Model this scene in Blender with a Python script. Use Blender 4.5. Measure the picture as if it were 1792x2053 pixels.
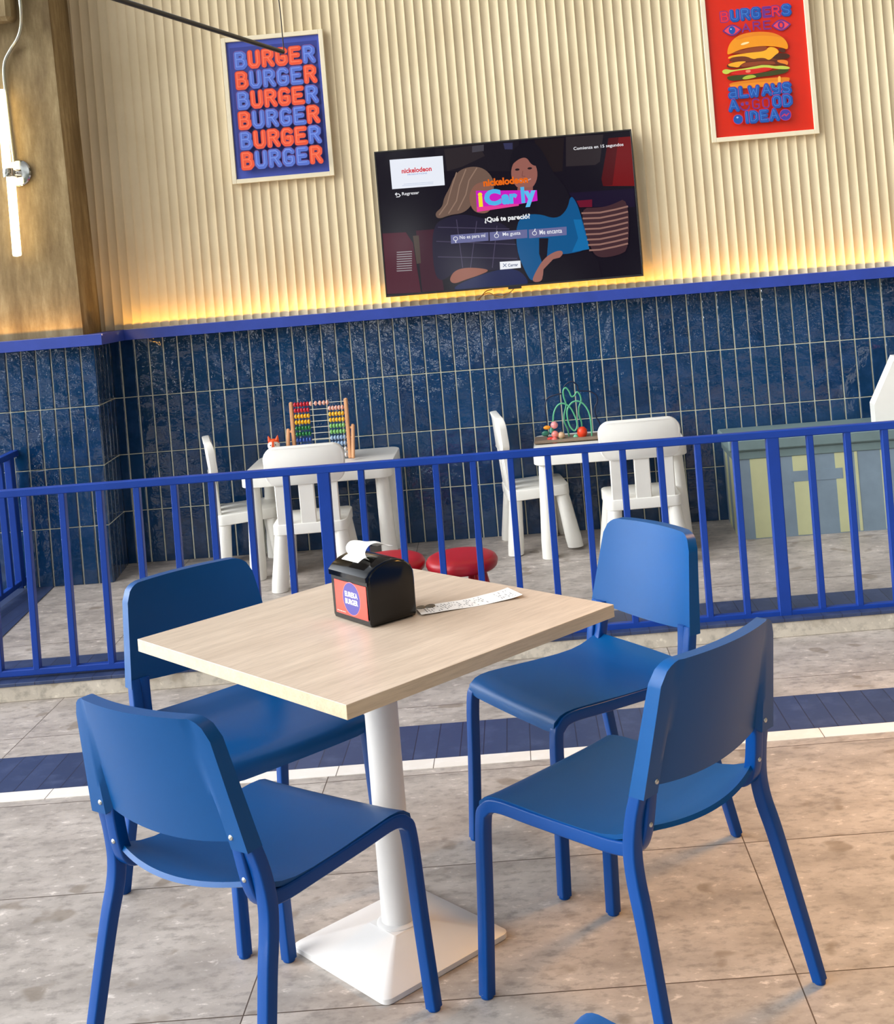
import bpy, bmesh, math, random
from mathutils import Vector, Matrix, noise
random.seed(4)
for o in list(bpy.data.objects): bpy.data.objects.remove(o)
S = bpy.context.scene
COL = S.collection
PI = math.pi

# ------------------------------------------------------------------ camera
PW, PH = 1792.0, 2053.0
FPX, PITCH, ROLL, YAW, CAMH = 2566.9457, -0.0051, -0.0838, 0.0479, 1.5857
PCX, PCY = 92.70, -516.36
_cy, _sy, _cp, _sp = math.cos(YAW), math.sin(YAW), math.cos(PITCH), math.sin(PITCH)
CF = Vector((-_sy*_cp, _cy*_cp, -_sp)); _r = Vector((_cy, _sy, 0)); _u = _r.cross(CF)
CR = math.cos(ROLL)*_r + math.sin(ROLL)*_u
CU = -math.sin(ROLL)*_r + math.cos(ROLL)*_u
CO = Vector((0, 0, CAMH))
cam_data = bpy.data.cameras.new('camera')
cam = bpy.data.objects.new('camera', cam_data); COL.objects.link(cam)
cam.matrix_world = Matrix(((CR.x, CU.x, -CF.x, CO.x), (CR.y, CU.y, -CF.y, CO.y), (CR.z, CU.z, -CF.z, CO.z), (0, 0, 0, 1)))
cam_data.sensor_fit = 'HORIZONTAL'; cam_data.sensor_width = 36.0
cam_data.lens = 36.0*FPX/PW
cam_data.shift_x = -PCX/PW; cam_data.shift_y = PCY/PW
cam_data.clip_start = 0.05; cam_data.clip_end = 200
S.camera = cam

# ------------------------------------------------------------------ exposure
S.view_settings.view_transform = 'Standard'; S.view_settings.look = 'None'
S.view_settings.gamma = 1.0; S.view_settings.use_curve_mapping = False
S.view_settings.exposure = -0.16

# ------------------------------------------------------------------ daylight: sky with a band of trees, soft sun
WORLD_STRENGTH = 1.5
w = bpy.data.worlds.new('sky'); S.world = w; w.use_nodes = True
nt = w.node_tree; nt.nodes.clear()
def nn(t, **k):
    n = nt.nodes.new(t)
    for a, b in k.items(): setattr(n, a, b)
    return n
tc = nn('ShaderNodeTexCoord'); sep = nn('ShaderNodeSeparateXYZ')
nt.links.new(tc.outputs['Generated'], sep.inputs[0])
def wmath(op, a, b=None, c=None):
    x = nn('ShaderNodeMath', operation=op)
    for i, v in enumerate((a, b, c)):
        if v is None: continue
        if isinstance(v, (int, float)): x.inputs[i].default_value = v
        else: nt.links.new(v, x.inputs[i])
    return x.outputs[0]
def wnoise(scale, det, rough):
    n = nn('ShaderNodeTexNoise'); n.inputs['Scale'].default_value = scale; n.inputs['Detail'].default_value = det; n.inputs['Roughness'].default_value = rough
    nt.links.new(tc.outputs['Generated'], n.inputs['Vector']); return n.outputs[0]
def wramp(f, stops):
    r = nn('ShaderNodeValToRGB'); el = r.color_ramp.elements
    while len(el) < len(stops): el.new(0.5)
    for q, (p, c) in zip(el, stops): q.position = p; q.color = c
    nt.links.new(f, r.inputs[0]); return r.outputs[0]
def wmix(f, a, b, bt='MIX'):
    x = nn('ShaderNodeMix', data_type='RGBA', blend_type=bt)
    for i, v in ((0, f), (6, a), (7, b)):
        if isinstance(v, (int, float, tuple)): x.inputs[i].default_value = v
        else: nt.links.new(v, x.inputs[i])
    return x.outputs[2]
el_, ex = sep.outputs[2], sep.outputs[0]
crown = wmath('ADD', wmath('MULTIPLY', wnoise(5, 6, 0.6), 0.5), wmath('MULTIPLY_ADD', ex, 0.22, 0.12))    # trees stand lower towards the left
leaf = wramp(wnoise(34, 5, 0.7), [(0.40, (0.008, 0.012, 0.006, 1)), (0.6, (0.05, 0.07, 0.03, 1)), (0.7, (0.30, 0.36, 0.18, 1))])
gaps = wramp(wmath('MULTIPLY_ADD', wnoise(6, 2, 0.5), 0.35, wnoise(48, 3, 0.6)), [(0.815, (0, 0, 0, 1)), (0.83, (1, 1, 1, 1))])
sky = wramp(wmath('ADD', el_, 0.0), [(0.0, (1.0, 1.0, 1.0, 1)), (0.35, (0.92, 0.96, 1.0, 1)), (1.0, (0.72, 0.84, 1.0, 1))])
trees = wmix(gaps, leaf, (10.0, 10.3, 10.6, 1))
top = wmath('SUBTRACT', wmath('SUBTRACT', el_, crown), -0.02)
c_ = wmix(wramp(wmath('MULTIPLY_ADD', top, 12.0, 0.5), [(0.0, (0, 0, 0, 1)), (1.0, (1, 1, 1, 1))]), trees, sky)
c_ = wmix(wramp(wmath('MULTIPLY_ADD', el_, 14.0, 3.2), [(0.0, (0, 0, 0, 1)), (1.0, (1, 1, 1, 1))]), (0.30, 0.28, 0.25, 1), c_)
# the street side (left and behind) is open and bright, the right side is the building
side = wramp(wmath('MULTIPLY_ADD', ex, -0.5, 0.5), [(0.12, (0.62, 0.47, 0.33, 1)), (0.50, (0.80, 0.80, 0.80, 1)), (0.82, (1.5, 1.5, 1.5, 1)), (0.93, (8.0, 8.0, 8.0, 1))])
c_ = wmix(1.0, c_, side, 'MULTIPLY')
roof = wramp(el_, [(0.42, (1.0, 1.0, 1.0, 1)), (0.72, (0.42, 0.41, 0.40, 1))])      # the canopy overhead
c_ = wmix(1.0, c_, roof, 'MULTIPLY')
bg = nn('ShaderNodeBackground'); bg.inputs[1].default_value = WORLD_STRENGTH
nt.links.new(c_, bg.inputs[0])
out = nn('ShaderNodeOutputWorld'); nt.links.new(bg.outputs[0], out.inputs[0])

def sun(name, az, el, strength, angle, color):
    L = bpy.data.lights.new(name, 'SUN'); L.energy = strength; L.angle = math.radians(angle); L.color = color
    o = bpy.data.objects.new(name, L); COL.objects.link(o)
    d = Vector((math.sin(math.radians(az))*math.cos(math.radians(el)), math.cos(math.radians(az))*math.cos(math.radians(el)), math.sin(math.radians(el))))
    o.rotation_euler = d.to_track_quat('Z', 'Y').to_euler(); o.location = d*20
    return o
# azimuth from +y towards +x; the terrace is open behind and to the left of the camera
sun('sun', -125, 42, 2.0, 50, (1.0, 0.985, 0.97))
def spot(name, loc, target, watt, color, size, rad=0.08):
    L = bpy.data.lights.new(name, 'SPOT'); L.energy = watt; L.color = color; L.spot_size = math.radians(size); L.spot_blend = 0.9; L.shadow_soft_size = rad
    o = bpy.data.objects.new(name, L); COL.objects.link(o); o.location = loc
    o.rotation_euler = (Vector(loc)-Vector(target)).to_track_quat('Z', 'Y').to_euler(); return o
spot('warm_downlight', (2.0, 4.7, 3.3), (1.30, 2.9, 0), 620, (1.0, 0.48, 0.09), 64, 0.5)

# ------------------------------------------------------------------ materials
def lin(c):
    r = []
    for v in c[:3]:
        v = v/255.0
        r.append(v/12.92 if v <= 0.04045 else ((v+0.055)/1.055)**2.4)
    return (r[0], r[1], r[2], 1.0)
MATS = {}
class NB:
    def __init__(s, m): s.m = m; s.nt = m.node_tree; s.b = s.nt.nodes['Principled BSDF']
    def n(s, t, **k):
        x = s.nt.nodes.new(t)
        for a, b in k.items(): setattr(x, a, b)
        return x
    def l(s, a, b): s.nt.links.new(a, b)
    def math(s, op, a, b=None, c=None):
        x = s.n('ShaderNodeMath', operation=op)
        for i, v in enumerate((a, b, c)):
            if v is None: continue
            if isinstance(v, (int, float)): x.inputs[i].default_value = v
            else: s.l(v, x.inputs[i])
        return x.outputs[0]
    def mix(s, f, a, b, bt='MIX'):
        x = s.n('ShaderNodeMix', data_type='RGBA', blend_type=bt)
        for i, v in ((0, f), (6, a), (7, b)):
            if isinstance(v, (int, float)): x.inputs[i].default_value = v
            elif isinstance(v, tuple): x.inputs[i].default_value = v
            else: s.l(v, x.inputs[i])
        return x.outputs[2]
    def ramp(s, f, stops):
        x = s.n('ShaderNodeValToRGB'); el = x.color_ramp.elements
        while len(el) < len(stops): el.new(0.5)
        for q, (p, c) in zip(el, stops): q.position = p; q.color = c
        s.l(f, x.inputs[0]); return x.outputs[0]
    def noise(s, vec, scale, detail=4, rough=0.55):
        x = s.n('ShaderNodeTexNoise'); x.inputs['Scale'].default_value = scale; x.inputs['Detail'].default_value = detail; x.inputs['Roughness'].default_value = rough
        if vec is not None: s.l(vec, x.inputs['Vector'])
        return x.outputs[0]
    def bump(s, h, strength, dist=0.01):
        x = s.n('ShaderNodeBump'); x.inputs['Strength'].default_value = strength; x.inputs['Distance'].default_value = dist
        s.l(h, x.inputs['Height']); s.l(x.outputs[0], s.b.inputs['Normal']); return x
def newmat(name):
    m = bpy.data.materials.new(name); m.use_nodes = True; MATS[name] = m
    return m, NB(m)
def plain(name, c, rough=0.5, metal=0.0, spec=0.5, var=0.06, bump=0.0, bscale=200, coat=0):
    if name in MATS: return MATS[name]
    m, k = newmat(name)
    g = k.n('ShaderNodeTexCoord').outputs['Object']
    n = k.noise(g, 9, 5)
    base = lin(c)
    dark = tuple(v*(1-var) for v in base[:3])+(1,); lite = tuple(min(1, v*(1+var)) for v in base[:3])+(1,)
    k.l(k.ramp(n, [(0.3, dark), (0.7, lite)]), k.b.inputs['Base Color'])
    k.b.inputs['Roughness'].default_value = rough; k.b.inputs['Metallic'].default_value = metal
    k.b.inputs['Specular IOR Level'].default_value = spec; k.b.inputs['Coat Weight'].default_value = coat
    if bump: k.bump(k.noise(g, bscale, 3), bump, 0.002)
    return m
def ink(c, rough=0.35):                       # printed colour on paper
    name = 'print_%d_%d_%d' % tuple(c)
    return plain(name, c, rough, var=0.03)
def glow(c, s=1.0):                           # lit pixels of a screen, tubes of a lamp
    name = 'lit_%d_%d_%d_%d' % (c[0], c[1], c[2], int(s*100))
    if name in MATS: return MATS[name]
    m, k = newmat(name)
    k.b.inputs['Base Color'].default_value = (0.004, 0.004, 0.005, 1); k.b.inputs['Roughness'].default_value = 0.10; k.b.inputs['Specular IOR Level'].default_value = 0.22
    k.b.inputs['Emission Color'].default_value = lin(c); k.b.inputs['Emission Strength'].default_value = s
    return m

M_chair = plain('blue_plastic', (0, 74, 134), 0.34, spec=0.24, var=0.03, bump=0.12, bscale=900)
M_cleg = plain('blue_lacquered_steel', (0, 65, 136), 0.32, spec=0.24, var=0.03)
M_rail = plain('blue_painted_steel', (20, 62, 152), 0.4, spec=0.3, var=0.08, bump=0.05)
M_ledge = plain('blue_painted_wood', (40, 66, 160), 0.5, var=0.10, bump=0.08, bscale=60)
M_white = plain('white_plastic', (238, 235, 226), 0.42, var=0.02)
M_whitemetal = plain('white_powder_coat', (222, 219, 216), 0.40, var=0.03)
M_black = plain('black_gloss_plastic', (7, 6, 7), 0.14, spec=0.4, var=0.02)
M_blackmat = plain('black_paint', (14, 13, 14), 0.4)
M_tvframe = plain('dark_bezel', (40, 38, 38), 0.35)
M_steel = plain('zinc_screw', (200, 200, 195), 0.3, metal=0.9)
M_chrome = plain('chrome', (215, 215, 215), 0.12, metal=1.0)
M_conduit = plain('galvanised_conduit', (190, 192, 180), 0.3, metal=0.75)
M_coin = plain('worn_coin', (120, 112, 98), 0.35, metal=0.9, bump=0.5, bscale=400)
M_paper = plain('white_paper', (240, 240, 238), 0.8, var=0.02)
M_frame = plain('cream_frame', (236, 224, 194), 0.5, var=0.03)
M_red = plain('red_plastic', (186, 22, 38), 0.4, var=0.04)
M_beech = plain('beech_wood', (216, 158, 112), 0.5, var=0.12)
M_woodbase = plain('walnut_board', (140, 120, 100), 0.5, var=0.12)
M_cable = plain('dark_cable', (38, 24, 20), 0.6)

# wall tile: grout grid in the mesh, glossy uneven glaze in the shader
def tile_material():
    m, k = newmat('glazed_navy_tile')
    g = k.n('ShaderNodeTexCoord').outputs['Object']
    att = k.n('ShaderNodeAttribute', attribute_name='tile_id').outputs['Fac']
    wn = k.n('ShaderNodeTexWhiteNoise', noise_dimensions='1D'); k.l(att, wn.inputs['W'])
    n1 = k.noise(g, 14, 4); n2 = k.noise(g, 5, 3)
    c = k.mix(wn.outputs[0], lin((8, 44, 80)), lin((18, 60, 98)))
    c = k.mix(k.ramp(n1, [(0.42, (0, 0, 0, 1)), (0.72, (1, 1, 1, 1))]), c, lin((30, 64, 104)))
    k.l(c, k.b.inputs['Base Color'])
    k.b.inputs['Roughness'].default_value = 0.05; k.b.inputs['Specular IOR Level'].default_value = 0.7
    h = k.math('ADD', k.math('MULTIPLY', k.noise(g, 9, 1), 1.0), k.math('MULTIPLY', k.noise(g, 30, 2), 0.30))
    k.bump(h, 0.6, 0.012)
    return m
M_tile = tile_material()
M_grout = plain('pale_grout', (205, 204, 184), 0.9, var=0.08)
def plaster_material():
    m, k = newmat('cream_fluted_plaster')
    g = k.n('ShaderNodeTexCoord').outputs['Object']
    n = k.noise(g, 3, 4)
    k.l(k.ramp(n, [(0.3, lin((210, 192, 156))), (0.7, lin((220, 203, 168)))]), k.b.inputs['Base Color'])
    k.b.inputs['Roughness'].default_value = 0.8
    k.bump(k.noise(g, 260, 3), 0.15, 0.002)
    return m
M_plaster = plaster_material()
def concrete_material():
    m, k = newmat('raw_concrete')
    g = k.n('ShaderNodeTexCoord').outputs['Object']
    mp = k.n('ShaderNodeMapping'); mp.inputs['Scale'].default_value = (6, 6, 1.2); k.l(g, mp.inputs[0])
    n1 = k.noise(mp.outputs[0], 2.2, 7, 0.65); n2 = k.noise(g, 16, 5, 0.6)
    c = k.ramp(n1, [(0.25, lin((94, 74, 46))), (0.5, lin((136, 117, 82))), (0.75, lin((176, 158, 120)))])
    c = k.mix(k.ramp(n2, [(0.45, (0, 0, 0, 1)), (0.8, (0.6, 0.6, 0.6, 1))]), c, lin((120, 100, 66)))
    k.l(c, k.b.inputs['Base Color']); k.b.inputs['Roughness'].default_value = 0.8
    k.bump(k.math('ADD', n1, n2), 0.3, 0.01)
    return m
M_concrete = concrete_material()
def floor_material(name, rot, pitchx, pitchy, offx, offy, warm):
    m, k = newmat(name)
    g = k.n('ShaderNodeTexCoord').outputs['Object']
    mp = k.n('ShaderNodeMapping'); mp.inputs['Rotation'].default_value = (0, 0, -rot); mp.inputs['Location'].default_value = (0, 0, 0)
    k.l(g, mp.inputs[0]); sp = k.n('ShaderNodeSeparateXYZ'); k.l(mp.outputs[0], sp.inputs[0])
    X = k.math('DIVIDE', k.math('SUBTRACT', sp.outputs[0], offx), pitchx)
    Y = k.math('DIVIDE', k.math('SUBTRACT', sp.outputs[1], offy), pitchy)
    fx = k.math('ABSOLUTE', k.math('SUBTRACT', k.math('FRACT', X), 0.5)); fy = k.math('ABSOLUTE', k.math('SUBTRACT', k.math('FRACT', Y), 0.5))
    gx = k.math('GREATER_THAN', fx, 0.5-0.0015/pitchx); gy = k.math('GREATER_THAN', fy, 0.5-0.0018/pitchy)
    gr = k.math('MAXIMUM', gx, gy)
    tid = k.math('ADD', k.math('FLOOR', X), k.math('MULTIPLY', k.math('FLOOR', Y), 17.3))
    wn = k.n('ShaderNodeTexWhiteNoise', noise_dimensions='1D'); k.l(tid, wn.inputs['W'])
    off = k.n('ShaderNodeVectorMath', operation='ADD'); k.l(mp.outputs[0], off.inputs[0]); k.l(wn.outputs['Color'], off.inputs[1])
    mp2 = k.n('ShaderNodeMapping'); mp2.inputs['Scale'].default_value = (1.0, 1.6, 1); k.l(off.outputs[0], mp2.inputs[0])
    n1 = k.noise(mp2.outputs[0], 4.5, 8, 0.62); n2 = k.noise(mp2.outputs[0], 22, 6, 0.65); n3 = k.noise(off.outputs[0], 9, 2, 0.4)
    a, b, c3 = warm
    c = k.ramp(n1, [(0.30, lin(a)), (0.52, lin(b)), (0.75, lin(c3))])
    c = k.mix(k.ramp(n2, [(0.34, (0.6, 0.6, 0.6, 1)), (0.50, (0, 0, 0, 1))]), c, lin(tuple(v*0.70 for v in b)))
    c = k.mix(k.ramp(n2, [(0.60, (0, 0, 0, 1)), (0.72, (0.75, 0.75, 0.75, 1))]), c, lin(tuple(min(255, v*1.16) for v in c3)))
    c = k.mix(k.ramp(n3, [(0.66, (0, 0, 0, 1)), (0.71, (0.6, 0.6, 0.6, 1))]), c, lin((b[0]*0.70, b[1]*0.66, b[2]*0.60)))
    c = k.mix(gr, c, lin((82, 68, 58)))
    k.l(c, k.b.inputs['Base Color'])
    k.l(k.math('ADD', 0.34, k.math('MULTIPLY', n2, 0.25)), k.b.inputs['Roughness'])
    k.bump(k.math('SUBTRACT', k.math('MULTIPLY', n2, 0.4), gr), 0.18, 0.006)
    return m
STONE = ((150, 141, 133), (177, 167, 158), (200, 190, 181))
M_floor = floor_material('stone_floor_tiles', 0.033, 1.20, 0.62, 0.48, 2.775, STONE)
M_floor2 = floor_material('stone_terrace_slabs', 0.045, 1.23, 0.60, 0.69, 4.98, STONE)
M_nosing = floor_material('stone_step_nosing', 0.045, 1.23, 9.0, 0.69, 2.0, ((184, 174, 160), (204, 194, 178), (222, 212, 196)))
def striptile_material(name, c1, c2, pitch, off, grout, gw):
    m, k = newmat(name)
    g = k.n('ShaderNodeTexCoord').outputs['Object']; sp = k.n('ShaderNodeSeparateXYZ'); k.l(g, sp.inputs[0])
    X = k.math('DIVIDE', k.math('SUBTRACT', sp.outputs[0], off), pitch)
    f = k.math('GREATER_THAN', k.math('ABSOLUTE', k.math('SUBTRACT', k.math('FRACT', X), 0.5)), 0.5-gw/pitch)
    wn = k.n('ShaderNodeTexWhiteNoise', noise_dimensions='1D'); k.l(k.math('FLOOR', X), wn.inputs['W'])
    c = k.mix(wn.outputs[0], lin(c1), lin(c2)); n = k.noise(g, 12, 6, 0.65)
    c = k.mix(k.ramp(n, [(0.5, (0, 0, 0, 1)), (0.85, (0.5, 0.5, 0.5, 1))]), c, lin(tuple(min(255, v+40) for v in c2)))
    c = k.mix(f, c, lin(grout)); k.l(c, k.b.inputs['Base Color'])
    k.b.inputs['Roughness'].default_value = 0.4; k.bump(n, 0.1, 0.004)
    return m
M_bluestrip = striptile_material('navy_floor_tile', (44, 58, 92), (54, 68, 104), 0.0765, 0.02, (34, 38, 60), 0.0016)
M_whitestrip = striptile_material('white_floor_tile', (232, 224, 214), (242, 234, 226), 0.31, 0.10, (110, 96, 84), 0.0014)
def wood_material(name, a, b, ang):
    m, k = newmat(name)
    g = k.n('ShaderNodeTexCoord').outputs['Object']
    mp = k.n('ShaderNodeMapping'); mp.inputs['Rotation'].default_value = (0, 0, ang); mp.inputs['Scale'].default_value = (26, 1.6, 26); k.l(g, mp.inputs[0])
    n = k.noise(mp.outputs[0], 1.6, 8, 0.65); n2 = k.noise(mp.outputs[0], 9, 4, 0.6)
    c = k.ramp(n, [(0.28, lin(a)), (0.72, lin(b))])
    c = k.mix(k.ramp(n2, [(0.35, (0.35, 0.35, 0.35, 1)), (0.55, (0, 0, 0, 1))]), c, lin(tuple(v*0.86 for v in a)))
    k.l(c, k.b.inputs['Base Color']); k.b.inputs['Roughness'].default_value = 0.4
    k.bump(n2, 0.06, 0.003)
    return m
M_top = wood_material('pale_oak_laminate', (190, 171, 152), (215, 197, 177), 0.0)
M_edge = wood_material('pale_edge_band', (208, 184, 150), (224, 204, 172), 0.0)

# ------------------------------------------------------------------ mesh helpers
class MB:
    def __init__(s): s.v = []; s.f = []; s.mi = []; s.slots = []; s.attr = {}
    def slot(s, m):
        if m not in s.slots: s.slots.append(m)
        return s.slots.index(m)
    def add(s, vs, fs, m):
        b = len(s.v); s.v += [tuple(x) for x in vs]; k = s.slot(m)
        for f in fs: s.f.append(tuple(i+b for i in f)); s.mi.append(k)
        return s
    def box(s, lo, hi, m, ch=0.0, X=None):
        lo = Vector(lo); hi = Vector(hi); ch = min(ch, min(hi-lo)*0.49)
        vs = []; fs = []
        if ch <= 0:
            vs = [(x, y, z) for x in (lo.x, hi.x) for y in (lo.y, hi.y) for z in (lo.z, hi.z)]
            fs = [(0, 1, 3, 2), (4, 6, 7, 5), (0, 4, 5, 1), (2, 3, 7, 6), (0, 2, 6, 4), (1, 5, 7, 3)]
        else:
            idx = {}
            for a in (0, 1):
                for b in (0, 1):
                    for c in (0, 1):
                        P = [lo.x if not a else hi.x, lo.y if not b else hi.y, lo.z if not c else hi.z]; sg = [1 if not q else -1 for q in (a, b, c)]
                        for ax in range(3):            # vertex lying on the face whose normal is ax
                            Q = P[:]
                            for o in range(3):
                                if o != ax: Q[o] += sg[o]*ch
                            idx[(a, b, c, ax)] = len(vs); vs.append(tuple(Q))
            for ax in range(3):
                o1, o2 = [o for o in range(3) if o != ax]
                for side in (0, 1):
                    q = []
                    for (p, r) in ((0, 0), (1, 0), (1, 1), (0, 1)):
                        key = [0, 0, 0]; key[ax] = side; key[o1] = p; key[o2] = r
                        q.append(idx[(key[0], key[1], key[2], ax)])
                    fs.append(tuple(q))
                for p in (0, 1):
                    for r in (0, 1):
                        k0 = [0, 0, 0]; k0[o1] = p; k0[o2] = r; k1 = k0[:]; k1[ax] = 1
                        fs.append((idx[tuple(k0)+(o1,)], idx[tuple(k0)+(o2,)], idx[tuple(k1)+(o2,)], idx[tuple(k1)+(o1,)]))
            for a in (0, 1):
                for b in (0, 1):
                    for c in (0, 1): fs.append((idx[(a, b, c, 0)], idx[(a, b, c, 1)], idx[(a, b, c, 2)]))
        if X is not None: vs = [X @ Vector(v) for v in vs]
        return s.add(vs, fs, m)
    def prism(s, pts, z0, z1, m, axis='z', X=None):
        n = len(pts)
        def P(p, h):
            if axis == 'z': return (p[0], p[1], h)
            if axis == 'y': return (p[0], h, p[1])
            return (h, p[0], p[1])
        vs = [P(p, z0) for p in pts]+[P(p, z1) for p in pts]
        if X is not None: vs = [X @ Vector(v) for v in vs]
        fs = [tuple(range(n))[::-1], tuple(range(n, 2*n))]+[(i, (i+1) % n, n+(i+1) % n, n+i) for i in range(n)]
        return s.add(vs, fs, m)
    def lathe(s, prof, m, seg=32, c=(0, 0, 0), X=None):
        vs = []; fs = []
        for r, z in prof:
            for i in range(seg):
                a = 2*PI*i/seg; vs.append((c[0]+r*math.cos(a), c[1]+r*math.sin(a), c[2]+z))
        for j in range(len(prof)-1):
            for i in range(seg): fs.append((j*seg+i, j*seg+(i+1) % seg, (j+1)*seg+(i+1) % seg, (j+1)*seg+i))
        fs.append(tuple(range(seg))[::-1]); b = (len(prof)-1)*seg; fs.append(tuple(range(b, b+seg)))
        if X is not None: vs = [X @ Vector(v) for v in vs]
        return s.add(vs, fs, m)
    def tube(s, path, r, m, seg=10, prof=None, up=(0, 0, 1), closed=False, flat=(1, 1)):
        path = [Vector(p) for p in path]; n = len(path)
        if prof is None: prof = [(math.cos(2*PI*i/seg), math.sin(2*PI*i/seg)) for i in range(seg)]
        seg = len(prof); vs = []; prev = None
        for i, p in enumerate(path):
            if closed: t = (path[(i+1) % n]-path[i-1])
            else: t = (path[min(i+1, n-1)]-path[max(i-1, 0)])
            t.normalize()
            if prev is None:
                a = Vector(up)
                if abs(a.dot(t)) > 0.95: a = Vector((1, 0, 0)) if abs(t.x) < 0.9 else Vector((0, 1, 0))
                a = (a-t*a.dot(t)).normalized()
            else: a = (prev-t*prev.dot(t)).normalized()
            prev = a; b = t.cross(a)
            rr = r[i] if isinstance(r, (list, tuple)) else r
            for (x, y) in prof: vs.append(p+a*(x*rr*flat[0])+b*(y*rr*flat[1]))
        fs = []
        for j in range(n if closed else n-1):
            k = (j+1) % n
            for i in range(seg): fs.append((j*seg+i, j*seg+(i+1) % seg, k*seg+(i+1) % seg, k*seg+i))
        if not closed: fs.append(tuple(range(seg))[::-1]); fs.append(tuple(range((n-1)*seg, n*seg)))
        return s.add(vs, fs, m)
    def grid(s, rows, m, closed_u=False):
        nv = len(rows); nu = len(rows[0]); vs = [p for r in rows for p in r]; fs = []
        for j in range(nv-1):
            for i in range(nu if closed_u else nu-1):
                k = (i+1) % nu; fs.append((j*nu+i, j*nu+k, (j+1)*nu+k, (j+1)*nu+i))
        return s.add(vs, fs, m)
    def shell(s, A, B, m):                     # two matching grids closed along their rim
        nv = len(A); nu = len(A[0]); n = nv*nu
        vs = [p for r in A for p in r]+[p for r in B for p in r]; fs = []
        for j in range(nv-1):
            for i in range(nu-1):
                q = (j*nu+i, j*nu+i+1, (j+1)*nu+i+1, (j+1)*nu+i); fs.append(q); fs.append(tuple(n+x for x in q[::-1]))
        rim = [(0, i) for i in range(nu)]+[(j, nu-1) for j in range(1, nv)]+[(nv-1, i) for i in range(nu-2, -1, -1)]+[(j, 0) for j in range(nv-2, 0, -1)]
        for a, b in zip(rim, rim[1:]+rim[:1]):
            x, y = a[0]*nu+a[1], b[0]*nu+b[1]; fs.append((y, x, n+x, n+y))
        return s.add(vs, fs, m)
    def ball(s, c, r, m, seg=14, sc=(1, 1, 1), X=None):
        prof = []
        vs = []; fs = []; rings = seg//2
        for j in range(rings+1):
            th = PI*j/rings
            for i in range(seg):
                a = 2*PI*i/seg; vs.append(Vector((c[0]+sc[0]*r*math.sin(th)*math.cos(a), c[1]+sc[1]*r*math.sin(th)*math.sin(a), c[2]+sc[2]*r*math.cos(th))))
        for j in range(rings):
            for i in range(seg): fs.append((j*seg+i, (j+1)*seg+i, (j+1)*seg+(i+1) % seg, j*seg+(i+1) % seg))
        if X is not None: vs = [X @ v for v in vs]
        return s.add(vs, fs, m)
    def build(s, name, parent=None, sharp=35, tri=False, fix=True, label=None, kind=None):
        me = bpy.data.meshes.new(name)
        me.from_pydata(s.v, [], s.f)
        for m in s.slots: me.materials.append(m)
        me.polygons.foreach_set('material_index', s.mi)
        for an, vals in s.attr.items():
            at_ = me.attributes.new(an, 'FLOAT', 'FACE'); at_.data.foreach_set('value', vals)
        bm = bmesh.new(); bm.from_mesh(me)
        if tri:
            bmesh.ops.triangulate(bm, faces=[f for f in bm.faces if len(f.verts) > 4])
        if fix:
            bmesh.ops.remove_doubles(bm, verts=bm.verts, dist=1e-6)
            bmesh.ops.recalc_face_normals(bm, faces=bm.faces)
        bm.to_mesh(me); bm.free()
        if sharp is not None:
            me.polygons.foreach_set('use_smooth', [True]*len(me.polygons)); me.set_sharp_from_angle(angle=math.radians(sharp))
        me.update()
        o = bpy.data.objects.new(name, me); COL.objects.link(o)
        if parent is not None: o.parent = parent
        if label: o['label'] = label
        if kind: o['kind'] = kind
        return o

def tag(o, label, cat, group=None):
    o['label'] = label; o['category'] = cat
    if group: o['group'] = group
    return o
def thing(name, label, cat, loc=(0, 0, 0), rot=(0, 0, 0), group=None):
    o = bpy.data.objects.new(name, None); COL.objects.link(o); o.empty_display_size = 0.1
    o.location = loc; o.rotation_euler = rot
    return tag(o, label, cat, group)
def dup(root, loc, rot, label):
    r = root.copy(); COL.objects.link(r); r.location = loc; r.rotation_euler = rot; r['label'] = label
    for ch in list(root.children):
        c = ch.copy(); COL.objects.link(c); c.parent = r
        for gch in list(ch.children):
            d = gch.copy(); COL.objects.link(d); d.parent = c
    return r
def ray(px, py):
    return CF+CR*((px-PW/2-PCX)/FPX)-CU*((py-PH/2-PCY)/FPX)
def on_y(px, py, Y):
    d = ray(px, py); return CO+d*((Y-CO.y)/d.y)
def on_z(px, py, Z):
    d = ray(px, py); return CO+d*((Z-CO.z)/d.z)
def bez(pts, n=8):                              # smooth path through points (Catmull-Rom)
    P = [Vector(p) for p in pts]; P = [P[0]*2-P[1]]+P+[P[-1]*2-P[-2]]; r = []
    for i in range(1, len(P)-2):
        for k in range(n):
            t = k/n; a, b, c, d = P[i-1], P[i], P[i+1], P[i+2]
            r.append(0.5*((2*b)+(c-a)*t+(2*a-5*b+4*c-d)*t*t+(3*b-a-3*c+d)*t**3))
    r.append(P[-2]); return r

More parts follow.
